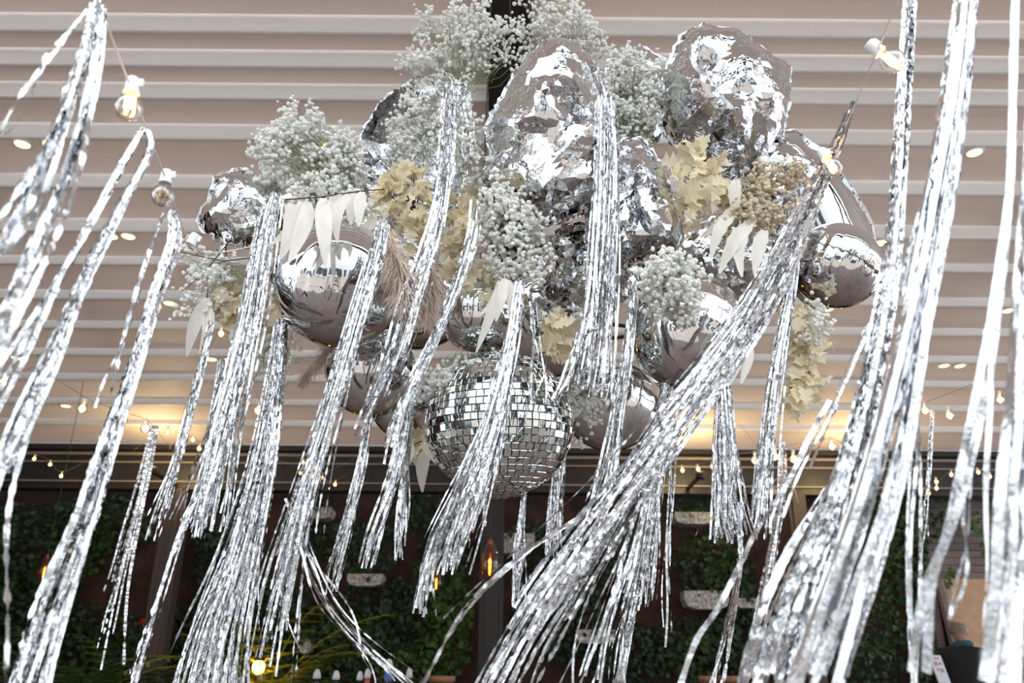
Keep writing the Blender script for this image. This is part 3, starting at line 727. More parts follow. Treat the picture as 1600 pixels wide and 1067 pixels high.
    if knot:
        kp = PY(knot[0], knot[1], Y-thick*.2)-c
        dirn = (kp-(PY(cx, cy, Y)-c)).normalized()
        tl = MB().tube([kp-dirn*.03, kp, kp+dirn*.012, kp+dirn*.05], [0.022, 0.006, 0.007, 0.020], 8)
        obj('tail', tl.mesh('tail', M['mylar']), t)
    return t

def orb(label, cx, cy, rpx, Y, axis=(0.1, -0.35, 1), squash=0.92, pucker=0.035, seams=0, name='round_foil_balloon', dent=None):
    """round foil balloon of two domed halves with a puckered seam around its equator"""
    c = PY(cx, cy, Y); R = rpx*mpp(c)*(c-CAM).length/((c-CAM).dot(_fw))
    c = c + (c-CAM).normalized()*0
    t = thing(name, label, 'balloon', c, 'silver foil balloons')
    nu, nv = 96, 40; V = []; Fc = []
    Mx = Vector((0, 0, 1)).rotation_difference(Vector(axis).normalized()).to_matrix()
    ph0 = random.uniform(0, 6)
    for j in range(nv+1):
        la = -PI/2 + PI*j/nv; la2 = la
        for i in range(nu):
            lo = 2*PI*i/nu
            w = math.exp(-(abs(la)/0.28))
            k = 1 - pucker*w*(0.55+0.45*math.sin(lo*23+2.2*math.sin(lo*5+ph0)+ph0)) - 0.006*math.sin(lo*3+ph0)*math.cos(la)
            if seams: k -= 0.012*abs(math.sin(lo*seams/2))*math.cos(la)
            if abs(la) < 0.02: k += 0.0
            d = Vector((math.cos(la)*math.cos(lo), math.cos(la)*math.sin(lo), math.sin(la)*squash))*k
            V.append(Mx @ (d*R))
    for j in range(nv):
        for i in range(nu): Fc.append((j*nu+i, j*nu+(i+1) % nu, (j+1)*nu+(i+1) % nu, (j+1)*nu+i))
    obj('foil_skin', mesh_from('foil_skin', V, Fc, M['mylar_smooth'], True), t)
    fv = []
    for i in range(nu):
        lo = 2*PI*i/nu; k = 1-pucker*(0.55+0.45*math.sin(lo*23+2.2*math.sin(lo*5+ph0)+ph0))
        fv.append(Mx @ Vector((math.cos(lo)*R*k*.995, math.sin(lo)*R*k*.995, 0)))
    for i in range(nu):
        lo = 2*PI*i/nu; fv.append(Mx @ Vector((math.cos(lo)*R*1.035, math.sin(lo)*R*1.035, R*0.018*math.sin(lo*31+ph0))))
    obj('seam', mesh_from('seam', fv, [(i, (i+1) % nu, nu+(i+1) % nu, nu+i) for i in range(nu)], M['mylar'], True), t)
    a = Mx @ Vector((math.cos(ph0), math.sin(ph0), 0))
    obj('tail', MB().tube([a*R*.97, a*R*1.06, a*R*1.1, a*R*1.24], [R*.10, R*.03, R*.035, R*.10], 10).mesh('tail', M['mylar'], True), t)
    return t

foil_pillow('big wrinkled silver foil balloon at the top right of the cluster', [(1062, 58), (1100, 38), (1150, 48), (1196, 80), (1234, 106), (1234, 160), (1222, 215), (1190, 262), (1150, 282), (1110, 262), (1076, 238), (1045, 220), (1030, 188), (1036, 125)], 2.3, 0.36, cell=34, crumple=0.7, cells=44, seed=1)
foil_pillow('large crumpled hood-shaped foil balloon at the upper centre', [(848, 64), (905, 71), (934, 108), (948, 165), (958, 240), (952, 305), (928, 328), (882, 344), (852, 352), (796, 312), (751, 284), (768, 242), (760, 195), (800, 122)], 2.12, 0.26, cell=26, crumple=1.2, cells=32, seed=2, folds=(0.35, 9))
foil_pillow('crumpled foil balloon right of the central foil fringe', [(955, 222), (1002, 214), (1032, 252), (1060, 338), (1067, 372), (1056, 402), (1018, 404), (962, 428), (912, 400), (920, 300)], 2.15, 0.24, cell=20, crumple=1.2, cells=20, seed=3)
foil_pillow('dark folded foil balloon under the central crumpled one', [(838, 402), (880, 352), (940, 350), (1000, 405), (992, 445), (962, 482), (890, 502), (852, 462)], 2.28, 0.22, cell=20, crumple=1.1, cells=20, seed=4, folds=(1.2, 12))
foil_pillow('collapsed hollow foil balloon cradling flowers at upper left', [(694, 112), (640, 126), (590, 164), (564, 214), (570, 300), (588, 366), (606, 404), (650, 384), (712, 320), (742, 220), (728, 135)], 2.42, 0.34, front=-0.55, cell=36, crumple=0.7, cells=48, seed=5)
foil_pillow('small crumpled foil balloon at the far left of the cluster', [(334, 275), (376, 264), (436, 286), (448, 330), (424, 370), (388, 386), (350, 380), (318, 362), (309, 344), (328, 306)], 2.3, 0.2, cell=19, crumple=1.1, cells=20, seed=6, knot=(352, 380))
foil_pillow('smooth half-collapsed foil balloon at the right end of the cluster', [(1190, 205), (1242, 204), (1292, 240), (1332, 295), (1362, 350), (1371, 395), (1356, 440), (1316, 475), (1272, 483), (1236, 452), (1202, 380), (1182, 290)], 2.45, 0.34, cell=24, smooth=True, seed=7)
foil_pillow('crumpled foil balloon peeping out behind the upper right baby\'s breath', [(950, 95), (1000, 72), (1040, 95), (1048, 200), (1000, 242), (945, 215)], 2.62, 0.22, cell=24, crumple=1, cells=26, seed=8)
foil_pillow('crumpled scrap of foil balloon behind the beige baby\'s breath', [(1168, 222), (1230, 214), (1292, 262), (1262, 326), (1180, 330)], 2.35, 0.14, cell=18, crumple=1, cells=20, seed=9)
foil_pillow('pleated foil balloon piece behind the left white leaves', [(420, 300), (470, 285), (560, 290), (640, 330), (600, 400), (500, 390), (440, 370)], 2.36, 0.2, cell=19, crumple=1, cells=20, seed=10)
foil_pillow('dark pleated foil balloon behind the right cream leaves', [(1050, 370), (1120, 340), (1230, 370), (1240, 440), (1160, 470), (1070, 440)], 2.42, 0.22, cell=18, crumple=1, cells=20, seed=12, folds=(1.4, 14))
orb('round mirror-like foil balloon at the left of the cluster', 535, 445, 106, 2.16, (0.25, -0.55, 1))
orb('round foil balloon half hidden behind pale leaves at the centre', 748, 492, 64, 2.2, (0.0, -0.2, 1))
orb('dark reflecting round balloon below the left mirror-like one', 580, 582, 72, 2.42, (0.2, 0.35, 1))
orb('round foil balloon with a ribbed seam at the lower right', 1076, 520, 92, 2.16, (-0.9, -0.35, 0.35), seams=0)
orb('round balloon half with puckered rim at the far right end', 1306, 415, 66, 2.28, (0.55, -0.25, 1), pucker=0.05)
orb('small round balloon low at the left of the disco ball', 640, 632, 60, 2.6, (0.1, 0.2, 1))
orb('bronze-reflecting round balloon right of the disco ball', 952, 632, 76, 2.6, (0.2, 0.3, 1))
orb('foil balloon mostly hidden behind the disco ball top', 850, 500, 95, 2.72, (0.1, 0.5, 1))
orb('foil balloon mostly hidden behind the pampas plume', 650, 460, 90, 2.66, (0.4, 0.2, 1))
orb('foil balloon mostly hidden behind the long right streamer', 1130, 420, 105, 2.75, (0.2, -0.3, 1))

# ------------------------------------------------------------------ disco ball
bcn = PY(780, 662, 2.2); RBALL = 115*mpp(bcn)
db = thing('disco_ball', 'mirror-tiled disco ball hanging under the balloon cluster', 'disco ball', bcn)
obj('core', MB().lathe([(max(0.003, RBALL*.985*math.cos(a)), RBALL*.985*math.sin(a)) for a in [-PI/2+PI*k/24 for k in range(25)]], 40).mesh('core', M['ball_core'], True), db)
tile_s = RBALL*2*PI/64; rows = int(PI*RBALL/tile_s)
tilt_q = Euler((0.10, -0.06, 0.3)).to_quaternion()
T_ = []
for j in range(rows):
    la = -PI/2 + PI*(j+.5)/rows; n = max(1, int(2*PI*RBALL*math.cos(la)/tile_s)); off = random.uniform(0, 1)
    for i in range(n):
        lo = 2*PI*(i+off)/n; d = tilt_q @ Vector((math.cos(la)*math.cos(lo), math.cos(la)*math.sin(lo), math.sin(la)))
        up = tilt_q @ Vector((-math.sin(la)*math.cos(lo), -math.sin(la)*math.sin(lo), math.cos(la)))
        w = 2*PI*RBALL*math.cos(la)/n
        T_.append((d, up, w, d.dot((CAM-bcn).normalized())))
T_.sort(key=lambda q: -q[3])
tile_me = MB().add([(-.46, -.46, 0), (.46, -.46, 0), (.46, .46, 0), (-.46, .46, 0), (-.40, -.40, .07), (.40, -.40, .07), (.40, .40, .07), (-.40, .40, .07)],
                   [(4, 5, 6, 7), (0, 1, 5, 4), (1, 2, 6, 5), (2, 3, 7, 6), (3, 0, 4, 7)]).mesh('mirror_tile', M['tile'])
rest = MB()
for k, (d, up, w, fc) in enumerate(T_):
    dj = (d + Vector((random.gauss(0, .06), random.gauss(0, .06), random.gauss(0, .06)))).normalized()
    x = up.cross(dj).normalized(); y = dj.cross(x)
    Mx = Matrix((x*w, y*tile_s, dj*tile_s)).transposed().to_4x4(); Mx.translation = d*RBALL*0.992
    if k < 300:
        o = obj('mirror_tile', tile_me, db); o.matrix_basis = Mx
    else:
        rest.add([Mx @ v.co for v in tile_me.vertices], [tuple(p.vertices) for p in tile_me.polygons])
tag(obj('mirror_tiles', rest.mesh('mirror_tiles', M['tile']), db), kind='stuff')
obj('cap', MB().lathe([(0.03, RBALL*.97), (0.03, RBALL*1.03), (0.012, RBALL*1.04)], 14).mesh('cap', M['trim'], True), db)
obj('cable', MB().tube([(0, 0, RBALL), (0, 0.12, RBALL+.3), (0, 0.3, cc.z-bcn.z-.3)], 0.003, 5).mesh('cable', M['cord_dark']), db)

# ------------------------------------------------------------------ flowers and dried leaves
def ico(sub=1):
    bm = bmesh.new(); bmesh.ops.create_icosphere(bm, subdivisions=sub, radius=1)
    v = np.array([q.co[:] for q in bm.verts]); bm.verts.index_update(); f = np.array([[q.index for q in p.verts] for p in bm.faces]); bm.free(); return v, f
ICO_V, ICO_F = ico(1)
def floret_block(P, r):
    n = len(P); nv = len(ICO_V); jit = 1+rng.uniform(-.32, .22, (n, nv, 1))
    V = (ICO_V[None]*jit*np.array(r)[:, None, None] + np.array(P)[:, None, :]).reshape(-1, 3)
    Fc = (ICO_F[None]+(np.arange(n)*nv)[:, None, None]).reshape(-1, 3)
    return V.tolist(), Fc.tolist()
def babys_breath(label, ell, base, Y, mat_='gyp', dens=1.0, depth=0.10, size=0.0070, name='babys_breath', loose=0.25):
    """ell: pixel ellipses (cx, cy, rx, ry); base: pixel the stems spring from"""
    b = PY(base[0], base[1], Y+0.05); t = thing(name, label, 'flowers', b, "baby's breath bunches")
    P = []; R = []; st = MB()
    for cx, cy, rx, ry in ell:
        c = PY(cx, cy, Y); s = mpp(c); ntips = max(8, int(dens*rx*ry/42))
        for _ in range(ntips):
            a = rng.uniform(0, 2*PI); r = math.sqrt(rng.uniform(0, 1)); r = r*(1+loose*rng.uniform(-.3, 1.0)*(r > .7))
            tip = PY(cx+rx*r*math.cos(a), cy+ry*r*math.sin(a), Y) - Vector((0, 1, 0))*depth*rng.uniform(-.6, 1)*math.sqrt(max(0, 1-min(1, r*r)))
            mid = b.lerp(tip, 0.6) + Vector(rng.normal(0, .012, 3))
            b2 = b + Vector(rng.normal(0, .02, 3)); st.tube([b2.lerp(tip, .35)-b, (mid-b), (tip-b)], [.0009, .0007, .0005], 3, cap=False)
            fork = mid.lerp(tip, .55)
            for _ in range(int(rng.integers(6, 11))):
                q = tip + Vector(rng.normal(0, 0.0125, 3)); P.append(q-b); R.append(size*rng.uniform(.7, 1.25))
                if rng.uniform() < .12: st.tube([fork-b, q-b], [.0006, .0004], 3, cap=False)
    v, f = floret_block(P, R)
    tag(obj('blossoms', mesh_from('blossoms', v, f, M[mat_]), t), kind='stuff')
    obj('stems', st.mesh('stems', M['stem']), t)
babys_breath("white baby's breath bunch at the left of the cluster above white leaves", [(480, 250, 80, 52), (470, 205, 40, 35), (540, 255, 35, 40), (420, 255, 26, 22)], (560, 310), 2.22)
babys_breath("airy white baby's breath at the very top left of the dark beam", [(715, 70, 62, 45), (740, 40, 40, 28), (660, 105, 32, 18), (790, 70, 35, 30), (665, 40, 22, 14)], (720, 160), 2.3, loose=.5, dens=.85)
babys_breath("airy white baby's breath at the top right of the dark beam", [(865, 40, 58, 34), (920, 60, 42, 25), (840, 55, 25, 20), (870, 8, 22, 10)], (905, 130), 2.34, loose=.5, dens=.8)
babys_breath("baby's breath inside the hollow collapsed balloon", [(645, 205, 34, 50), (620, 230, 24, 30)], (690, 260), 2.3, dens=.7)
babys_breath("baby's breath between the foil fringe and the crumpled hood balloon", [(738, 240, 42, 42), (715, 200, 30, 30)], (720, 300), 2.1, dens=.7)
babys_breath("baby's breath bunch beneath the crumpled hood balloon", [(800, 375, 48, 58), (790, 320, 40, 26), (835, 425, 22, 18)], (780, 330), 2.05, dens=1.1)
babys_breath("greenish white baby's breath beside the central foil fringe, right", [(985, 165, 42, 75), (1010, 130, 32, 35), (965, 110, 25, 25)], (980, 270), 2.28)
babys_breath("baby's breath bunch above the lower right round balloon", [(1042, 440, 48, 44), (1060, 470, 36, 24)], (1070, 400), 1.95, dens=1.2)
babys_breath("beige baby's breath beside the right cream leaves", [(1190, 310, 52, 46), (1165, 350, 38, 30), (1225, 275, 26, 24)], (1160, 290), 2.1, mat_='gyp_beige')
babys_breath("greenish baby's breath sprig sticking out at the far left", [(345, 440, 42, 36), (300, 405, 22, 18), (315, 480, 34, 24)], (420, 440), 2.25)
babys_breath("small baby's breath tuft below the far left balloon seam", [(430, 555, 30, 32)], (450, 500), 2.35)
babys_breath("shaded baby's breath bed on top of the disco ball", [(720, 592, 62, 26), (690, 612, 36, 20), (800, 578, 44, 18)], (740, 540), 2.14, dens=1.1)
babys_breath("small baby's breath tuft under the right end balloon", [(1268, 505, 20, 26)], (1250, 460), 2.2)
babys_breath("shaded baby's breath right of the disco ball", [(905, 650, 26, 40), (880, 620, 22, 20)], (890, 560), 2.42)

babys_breath("thin baby's breath behind the left fringe top", [(500, 300, 40, 18), (560, 330, 30, 20)], (540, 330), 2.12)
babys_breath("shaded baby's breath between centre fringe and lower right balloon", [(1000, 380, 34, 20), (900, 520, 26, 30)], (960, 420), 2.24)
# cream lobed leaves: a handful of shapes shared by all heads
def lobed_leaf(seed, curl):
    q = random.Random(seed); n = 9; top = []; V = []; Fc = []
    for i in range(n+1):
        u = i/n; w = 0.34*math.sin(PI*min(1, u*0.93+.07))**.7*(0.55+0.65*(i % 2))*(q.uniform(.8, 1.15)); z = curl*u*u*0.55+0.08*q.uniform(-1, 1)
        V += [(-w, u+0.06*(i % 2), z+w*.35+.05*q.uniform(-1, 1)), (0, u, z), (w, u+0.06*(i % 2), z+w*.35+.05*q.uniform(-1, 1))]
    for i in range(n):
        a = i*3; Fc += [(a, a+1, a+4, a+3), (a+1, a+2, a+5, a+4)]
    return mesh_from('cream_leaf', V, Fc, M['cream'], True)
CREAM = [lobed_leaf(k, c) for k, c in enumerate((0.5, -0.6, 0.9, -0.2))]
def cream_head(label, ell, Y, n, size=0.062, down=0.3, name='dried_cream_leaves', mat_=None):
    cx, cy = ell[0][0], ell[0][1]; c = PY(cx, cy, Y); t = thing(name, label, 'dried leaves', c, 'cream dried leaf bunches')
    tot = sum(e[2]*e[3] for e in ell); core = MB()
    for ex, ey, rx, ry in ell:
        for _ in range(max(3, int(1.7*n*rx*ry/tot))):
            a = rng.uniform(0, 2*PI); r = math.sqrt(rng.uniform(0, 1))*.9
            p = PY(ex+rx*r*math.cos(a), ey+ry*r*math.sin(a), Y) + Vector((0, -1, 0))*0.07*(1-r*r)*rng.uniform(.2, 1)
            out = Vector((math.cos(a)*r, -0.55*(1-r), -math.sin(a)*r-down)) + Vector(rng.normal(0, .45, 3)); out.normalize()
            nr_ = (Vector((0, -1, .2))+Vector(rng.normal(0, .6, 3))); nr_ = (nr_-out*nr_.dot(out)).normalized(); x = out.cross(nr_)
            s = size*rng.uniform(.7, 1.3); Mx = Matrix((x*s, out*s, nr_*s)).transposed().to_4x4(); Mx.translation = p-c-out*s*.4
            o = obj('leaf', CREAM[int(rng.integers(0, 4))], t); o.matrix_basis = Mx
            core.tube([Mx.translation, Vector((0, .06, 0))+Vector(rng.normal(0, .01, 3))], .0012, 3, cap=False)
    obj('stalks', core.mesh('stalks', M['twig']), t)
cream_head('large cream lobed dried leaves below the hollow balloon', [(640, 320, 46, 62), (640, 370, 34, 26), (610, 300, 26, 30)], 2.14, 46)
cream_head('cream dried leaf head right of the diagonal foil fringe at centre left', [(724, 350, 28, 52), (715, 380, 24, 24)], 2.16, 26)
cream_head('cream lobed dried leaves under the top right balloon', [(1085, 275, 42, 52), (1110, 300, 36, 30), (1070, 330, 24, 34)], 2.1, 40)
cream_head('pale yellow dried leaves above the disco ball', [(745, 465, 42, 42), (715, 440, 26, 34)], 2.14, 24)
cream_head('small drooping cream leaf cluster right of the disco ball top', [(872, 530, 22, 40)], 2.1, 14)
cream_head('long drooping cream leaf spray at the right of the cluster', [(1258, 560, 26, 60), (1250, 620, 32, 32), (1240, 520, 18, 40)], 2.3, 44, down=.9)
cream_head('cream dried leaves at the far left under the green sprig', [(370, 475, 28, 34), (350, 495, 24, 28)], 2.28, 20)
cream_head('cream leaf tuft behind the left round balloon', [(425, 530, 22, 50)], 2.42, 16)
cream_head('shaded tan leaf tuft left of the disco ball', [(655, 690, 26, 18)], 2.5, 12)

def blade(a, b, w, bend=0.15, teeth=False, seed=0):
    """one long pointed leaf from world point a to b with half-width w"""
    q = random.Random(seed); d = b-a; L = d.length; d.normalize(); side = d.cross(-(a-CAM).normalized()).normalized(); nr_ = side.cross(d)
    n = 10; V = []; Fc = []
    tw = q.uniform(-.5, .5)
    for i in range(n+1):
        u = i/n; hw_ = w*(math.sin(PI*min(1, (u*.92+.05)**.8))**.85)*(1+(.22 if teeth and i % 2 else 0)) + .0008
        c = a + d*(L*u) + side*(bend*L*math.sin(PI*u)*.5) + nr_*(0.05*L*math.sin(PI*u*1.3)); th = tw*u
        sx = side*math.cos(th)+nr_*math.sin(th); cup = nr_*hw_*.30
        V += [c-sx*hw_+cup, c, c+sx*hw_+cup]
    for i in range(n):
        k = i*3; Fc += [(k, k+1, k+4, k+3), (k+1, k+2, k+5, k+4)]
    return V, Fc
def leaf_spray(label, Y, twig, leaves, teeth=False, name='bleached_leaf_branch'):
    """twig: pixel polyline; leaves: (x0,y0,x1,y1,half width px)"""
    o0 = PY(twig[0][0], twig[0][1], Y); t = thing(name, label, 'dried leaves', o0, 'bleached white leaf branches')
    obj('twig', MB().tube([PY(x, y, Y)-o0 for x, y in twig], .0018, 5).mesh('twig', M['twig']), t)
    for k, (x0, y0, x1, y1, w) in enumerate(leaves):
        a = PY(x0, y0, Y-.004); b = PY(x1, y1, Y-rng.uniform(.0, .05))
        v, f = blade(a, b, .8*w*mpp(a), rng.uniform(-.25, .25), teeth, k); obj('leaf', mesh_from('leaf', [p-o0 for p in v], f, M['bleached'], True), t)
leaf_spray('branch of long white bleached leaves over the left round balloon', 1.92, [(445, 312), (500, 308), (560, 299), (600, 296)],
           [(455, 318, 438, 402, 16), (482, 316, 452, 408, 15), (505, 310, 508, 412, 16), (520, 308, 512, 360, 12), (545, 304, 528, 378, 11), (553, 303, 548, 350, 12), (566, 300, 560, 352, 11), (470, 315, 425, 380, 12), (535, 306, 480, 340, 12)])
leaf_spray('pair of curled white leaves at the left foil fringe', 2.06, [(608, 345), (600, 340), (590, 338)], [(606, 346, 556, 368, 10), (600, 352, 560, 450, 11), (607, 350, 590, 372, 8)])
leaf_spray('three narrow white leaves hanging at the centre', 2.02, [(790, 430), (795, 440), (798, 448)], [(792, 436, 745, 548, 10), (794, 438, 800, 528, 11), (788, 436, 775, 500, 10), (780, 440, 752, 490, 9)])
leaf_spray('toothed pale leaves in front of the dark pleats at right', 2.06, [(1160, 290), (1165, 320), (1170, 350)], [(1150, 320, 1095, 370, 9), (1150, 330, 1112, 402, 11), (1168, 350, 1125, 425, 12), (1180, 340, 1160, 430, 12), (1150, 280, 1152, 335, 11), (1195, 360, 1180, 428, 12)], teeth=True)
leaf_spray('pale leaves at the right edge of the lower right round balloon', 1.97, [(1150, 500), (1155, 520), (1150, 560)], [(1155, 520, 1140, 600, 12), (1160, 525, 1158, 598, 12), (1150, 515, 1128, 590, 10)])
leaf_spray('hanging pale leaf cluster at the far left edge of the cluster', 2.22, [(325, 455), (322, 470), (318, 480)], [(324, 466, 292, 555, 12), (320, 470, 312, 550, 11), (328, 470, 300, 520, 12), (322, 480, 326, 540, 9)])
leaf_spray('cream leaf pair below the cream leaves at far left', 2.26, [(375, 505), (372, 515), (370, 525)], [(374, 512, 372, 555, 12), (370, 515, 385, 548, 9)])
leaf_spray('pale leaves hanging left of the disco ball', 2.3, [(640, 700), (655, 690), (670, 690)], [(622, 690, 614, 765, 10), (640, 690, 632, 735, 13), (668, 700, 660, 768, 12), (660, 690, 690, 730, 8)])
# dark twigs poking out at the left
for k, (lb, pts) in enumerate([('thin dark twig crossing the far left sprig', [(285, 455), (320, 425), (352, 385), (362, 372)]), ('dark bare twig above the far left sprig', [(278, 392), (310, 400), (350, 408), (400, 402)])]):
    P = [PY(x, y, 2.2) for x, y in pts]
    tw = MB().tube(P, [.0012, .0016, .002, .0022], 5); tw.tube([P[1], P[1]+Vector((-.03, 0, .03))], .001, 4)
    tag(obj('dark_twig', tw.mesh('dark_twig', M['twig'])), lb, 'twig')

def plume(label, pts, Y, wpx, name='pampas_plume', n=900):
    P = catmull([PY(x, y, Y)[:] for x, y in pts], 40); o0 = Vector(P[0]); t = thing(name, label, 'dried grass', o0)
    obj('stem', MB().tube([Vector(p)-o0 for p in P], .002, 5).mesh('stem', M['pampas']), t)
    s = mpp(Vector(P[20])); V = []; Fc = []
    for k in range(n):
        u = rng.uniform(.02, 1); p = Vector(P[int(u*39)]); ax = Vector(P[min(39, int(u*39)+1)])-Vector(P[max(0, int(u*39)-1)]); ax.normalize()
        d = (Vector(rng.normal(0, 1, 3))+ax*1.6).normalized(); L = wpx*s*(.5+.7*math.sin(PI*u))*rng.uniform(.5, 1.1)
        e = p+d*L*.6; g = p+d*L+Vector((0, 0, -.25*L)); sd = d.orthogonal().normalized()*.0009; b = len(V)
        V += [p-sd-o0, p+sd-o0, e+sd*1.4-o0, e-sd*1.4-o0, g-o0]; Fc += [(b, b+1, b+2, b+3), (b+3, b+2, b+4)]
    tag(obj('hairs', mesh_from('hairs', V, Fc, M['pampas']), t), kind='stuff')
plume('fluffy beige pampas plume in the middle left of the cluster', [(600, 360), (615, 400), (630, 440), (632, 505)], 1.97, 46, n=1500)
plume('small beige pampas tuft right of the left round balloon', [(668, 400), (672, 440), (668, 500)], 2.06, 40, n=1000)
plume('beige plume hanging left of the dark lower balloon', [(545, 500), (500, 560), (470, 600)], 2.44, 26, n=600)

# ------------------------------------------------------------------ foil fringe and streamers
def strip_geo(path, width, seg, twist, crinkle, r, flat=0.0):
    """one foil ribbon along path (k x 3 array): rows of two verts, slowly twisting and finely crinkled"""
    d = np.linalg.norm(np.diff(path, axis=0), axis=1); c = np.concatenate([[0], np.cumsum(d)])
    n = max(4, int(c[-1]/seg)); u = np.linspace(0, c[-1], n)
    P = np.stack([np.interp(u, c, path[:, i]) for i in range(3)], 1)
    T = np.gradient(P, axis=0); T /= np.linalg.norm(T, axis=1)[:, None]+1e-9
    view = P-np.array(CAM); view /= np.linalg.norm(view, axis=1)[:, None]
    A = np.cross(T, view); A /= np.linalg.norm(A, axis=1)[:, None]+1e-9; B = np.cross(T, A)
    th = r.uniform(-.9, .9) + np.cumsum(r.normal(0, twist, n)) + np.sin(np.linspace(0, r.uniform(2, 7), n)+r.uniform(0, 6))*0.7*(1-flat) + r.normal(0, crinkle, n)
    w = width*0.5*(1+r.normal(0, .06, n)); off = r.normal(0, width*0.16, n)[:, None]*B
    D = (A*np.cos(th)[:, None]+B*np.sin(th)[:, None])*w[:, None]
    L = P-D+off; Rr = P+D+off+B*(r.normal(0, width*.10, n)[:, None])
    V = np.empty((2*n, 3)); V[0::2] = L; V[1::2] = Rr
    i = np.arange(n-1)*2; Fq = np.stack([i, i+1, i+3, i+2], 1)
    return V, Fq
def np_mesh(name, V, Fq, mt):
    me = bpy.data.meshes.new(name); nv, nf = len(V), len(Fq)
    me.vertices.add(nv); me.vertices.foreach_set('co', V.astype(np.float32).ravel())
    me.loops.add(nf*4); me.loops.foreach_set('vertex_index', Fq.astype(np.int32).ravel())
    me.polygons.add(nf); me.polygons.foreach_set('loop_start', np.arange(nf, dtype=np.int32)*4)
    me.materials.append(mt); me.update(calc_edges=True); me.validate(); return me
TASSEL_SEED = [100]; SPK = 0.66
def tassel(label, pts, n, spread, width=0.0065, ends=(0.86, 1.0), Y=2.05, parts=None, seg=0.0075, crinkle=0.42, twist=0.07, name='foil_streamer', cat='streamer', group='foil fringe streamers', flare=1.0, flat=0.0, starts=0.03, wob=0.004):
    """pts: (px, py[, Y]) down the streamer; spread: half-width px at top and bottom (or one per point); n ribbons"""
    TASSEL_SEED[0] += 1; r = np.random.default_rng(TASSEL_SEED[0])
    W3 = []; SP = []
    k = len(pts); spr = spread if isinstance(spread, (list, tuple)) else (spread*.55, spread)
    for i, p in enumerate(pts):
        y = p[2] if len(p) > 2 else Y
        q = PY(p[0], p[1], y); u = i/(k-1)
        sp = SPK*((spr[0]*(1-u)+spr[1]*u) if len(spr) == 2 else spr[i])
        W3.append((q.x, q.y, q.z, sp*mpp(q)))
    if n > 12: n = int(n*1.25)
    base = catmull(W3, 70); o0 = Vector(base[0, :3])
    if parts is None: parts = n <= 12
    t = thing(name, label, cat, o0, group)
    allV, allF, nb = [], [], 0
    for j in range(n):
        a = r.uniform(0, 2*PI); rad = math.sqrt(r.uniform(0, 1))
        ox, oy = rad*math.cos(a), rad*math.sin(a)
        s0 = int(70*r.uniform(0, starts)); e0 = max(s0+8, int(70*r.uniform(*ends)))
        Bp = base[s0:e0]; m_ = len(Bp); u = np.linspace(0, 1, m_)
        Q = Bp[:, :3].copy()
        ph = r.uniform(0, 6, 3); fr = r.uniform(3, 9, 3)
        drift = r.normal(0, .32) + (r.normal(0, .8) if r.uniform() < .12 else 0)
        Q[:, 0] += Bp[:, 3]*(ox+drift*u*u) + np.sin(u*fr[0]+ph[0])*wob*u*2
        Q[:, 1] += Bp[:, 3]*0.6*oy + np.sin(u*fr[1]+ph[1])*wob*u*2
        V, Fq = strip_geo(Q, width*0.78*r.uniform(.65, 1.3), seg, twist, crinkle, r, flat)
        V = V-np.array(o0)
        if parts: obj('foil_strip', np_mesh('foil_strip', V, Fq, M['foil']), t)
        else: allV.append(V); allF.append(Fq+nb); nb += len(V)
    if not parts:
        o = obj('foil_strips', np_mesh('foil_strips', np.vstack(allV), np.vstack(allF), M['foil']), t); o['kind'] = 'stuff'
    return t
W8 = 0.0085
# near left, tied to the festoon cord
tassel('foil tassel in the top left corner, broad left lock', [(150, 0, 0.885), (128, 90, 0.869), (92, 200, 0.853), (40, 300, 0.837), (-20, 400, 0.83)], 9, (12, 30), W8, Y=1.1, ends=(.97, 1))
tassel('foil tassel in the top left corner, long right lock', [(160, 5, 0.885), (152, 110, 0.877), (118, 240, 0.861), (62, 380, 0.837), (10, 520, 0.822), (-30, 620, 0.814)], 9, (10, 26), W8, ends=(.97, 1))
tassel('thin single foil strand at the upper left edge', [(140, 12, 0.869), (102, 55, 0.861), (74, 92, 0.853), (58, 122, 0.845), (20, 180, 0.837), (-10, 225, 0.837)], 2, (3, 5), W8, ends=(.95, 1))
tassel('forked foil tassel below the lit left bulb, left prong', [(224, 200, 1.11), (204, 235, 1.1), (150, 330, 1.09), (72, 470, 1.06), (0, 600, 1.04), (-40, 680, 1.04)], 6, (7, 14), W8, ends=(.96, 1))
tassel('forked foil tassel below the lit left bulb, right prong', [(230, 202, 1.11), (232, 240, 1.11), (185, 330, 1.1), (128, 450, 1.09), (82, 560, 1.07), (40, 650, 1.05), (0, 745, 1.04)], 9, (8, 20), W8, ends=(.96, 1))
tassel('foil tassel from the unlit left bulb, long main lock', [(270, 330, 1.35), (272, 380, 1.35), (245, 460, 1.33), (212, 570, 1.3), (170, 690, 1.28), (130, 820, 1.25), (80, 960, 1.23), (40, 1100, 1.2)], 18, [8, 14, 14, 15, 24, 30, 32, 34], W8, ends=(.97, 1), parts=True)
tassel('thin foil strand left of the unlit bulb tassel', [(258, 328, 1.35), (240, 380, 1.35), (212, 470, 1.33), (180, 570, 1.32), (152, 655, 1.3)], 2, (2, 3), W8)
tassel('single foil strip drifting down the left edge', [(82, 556, 1.07), (55, 640, 1.06), (30, 730, 1.05), (14, 820, 1.04), (8, 920, 1.03), (12, 1090, 1.02)], 1, (1, 1), 0.010, ends=(1, 1.01))
tassel('short foil lock at the left edge above the beam', [(78, 560, 1.07), (45, 640, 1.06), (5, 740, 1.05), (-30, 840, 1.05)], 5, (10, 14), W8, ends=(.9, 1))
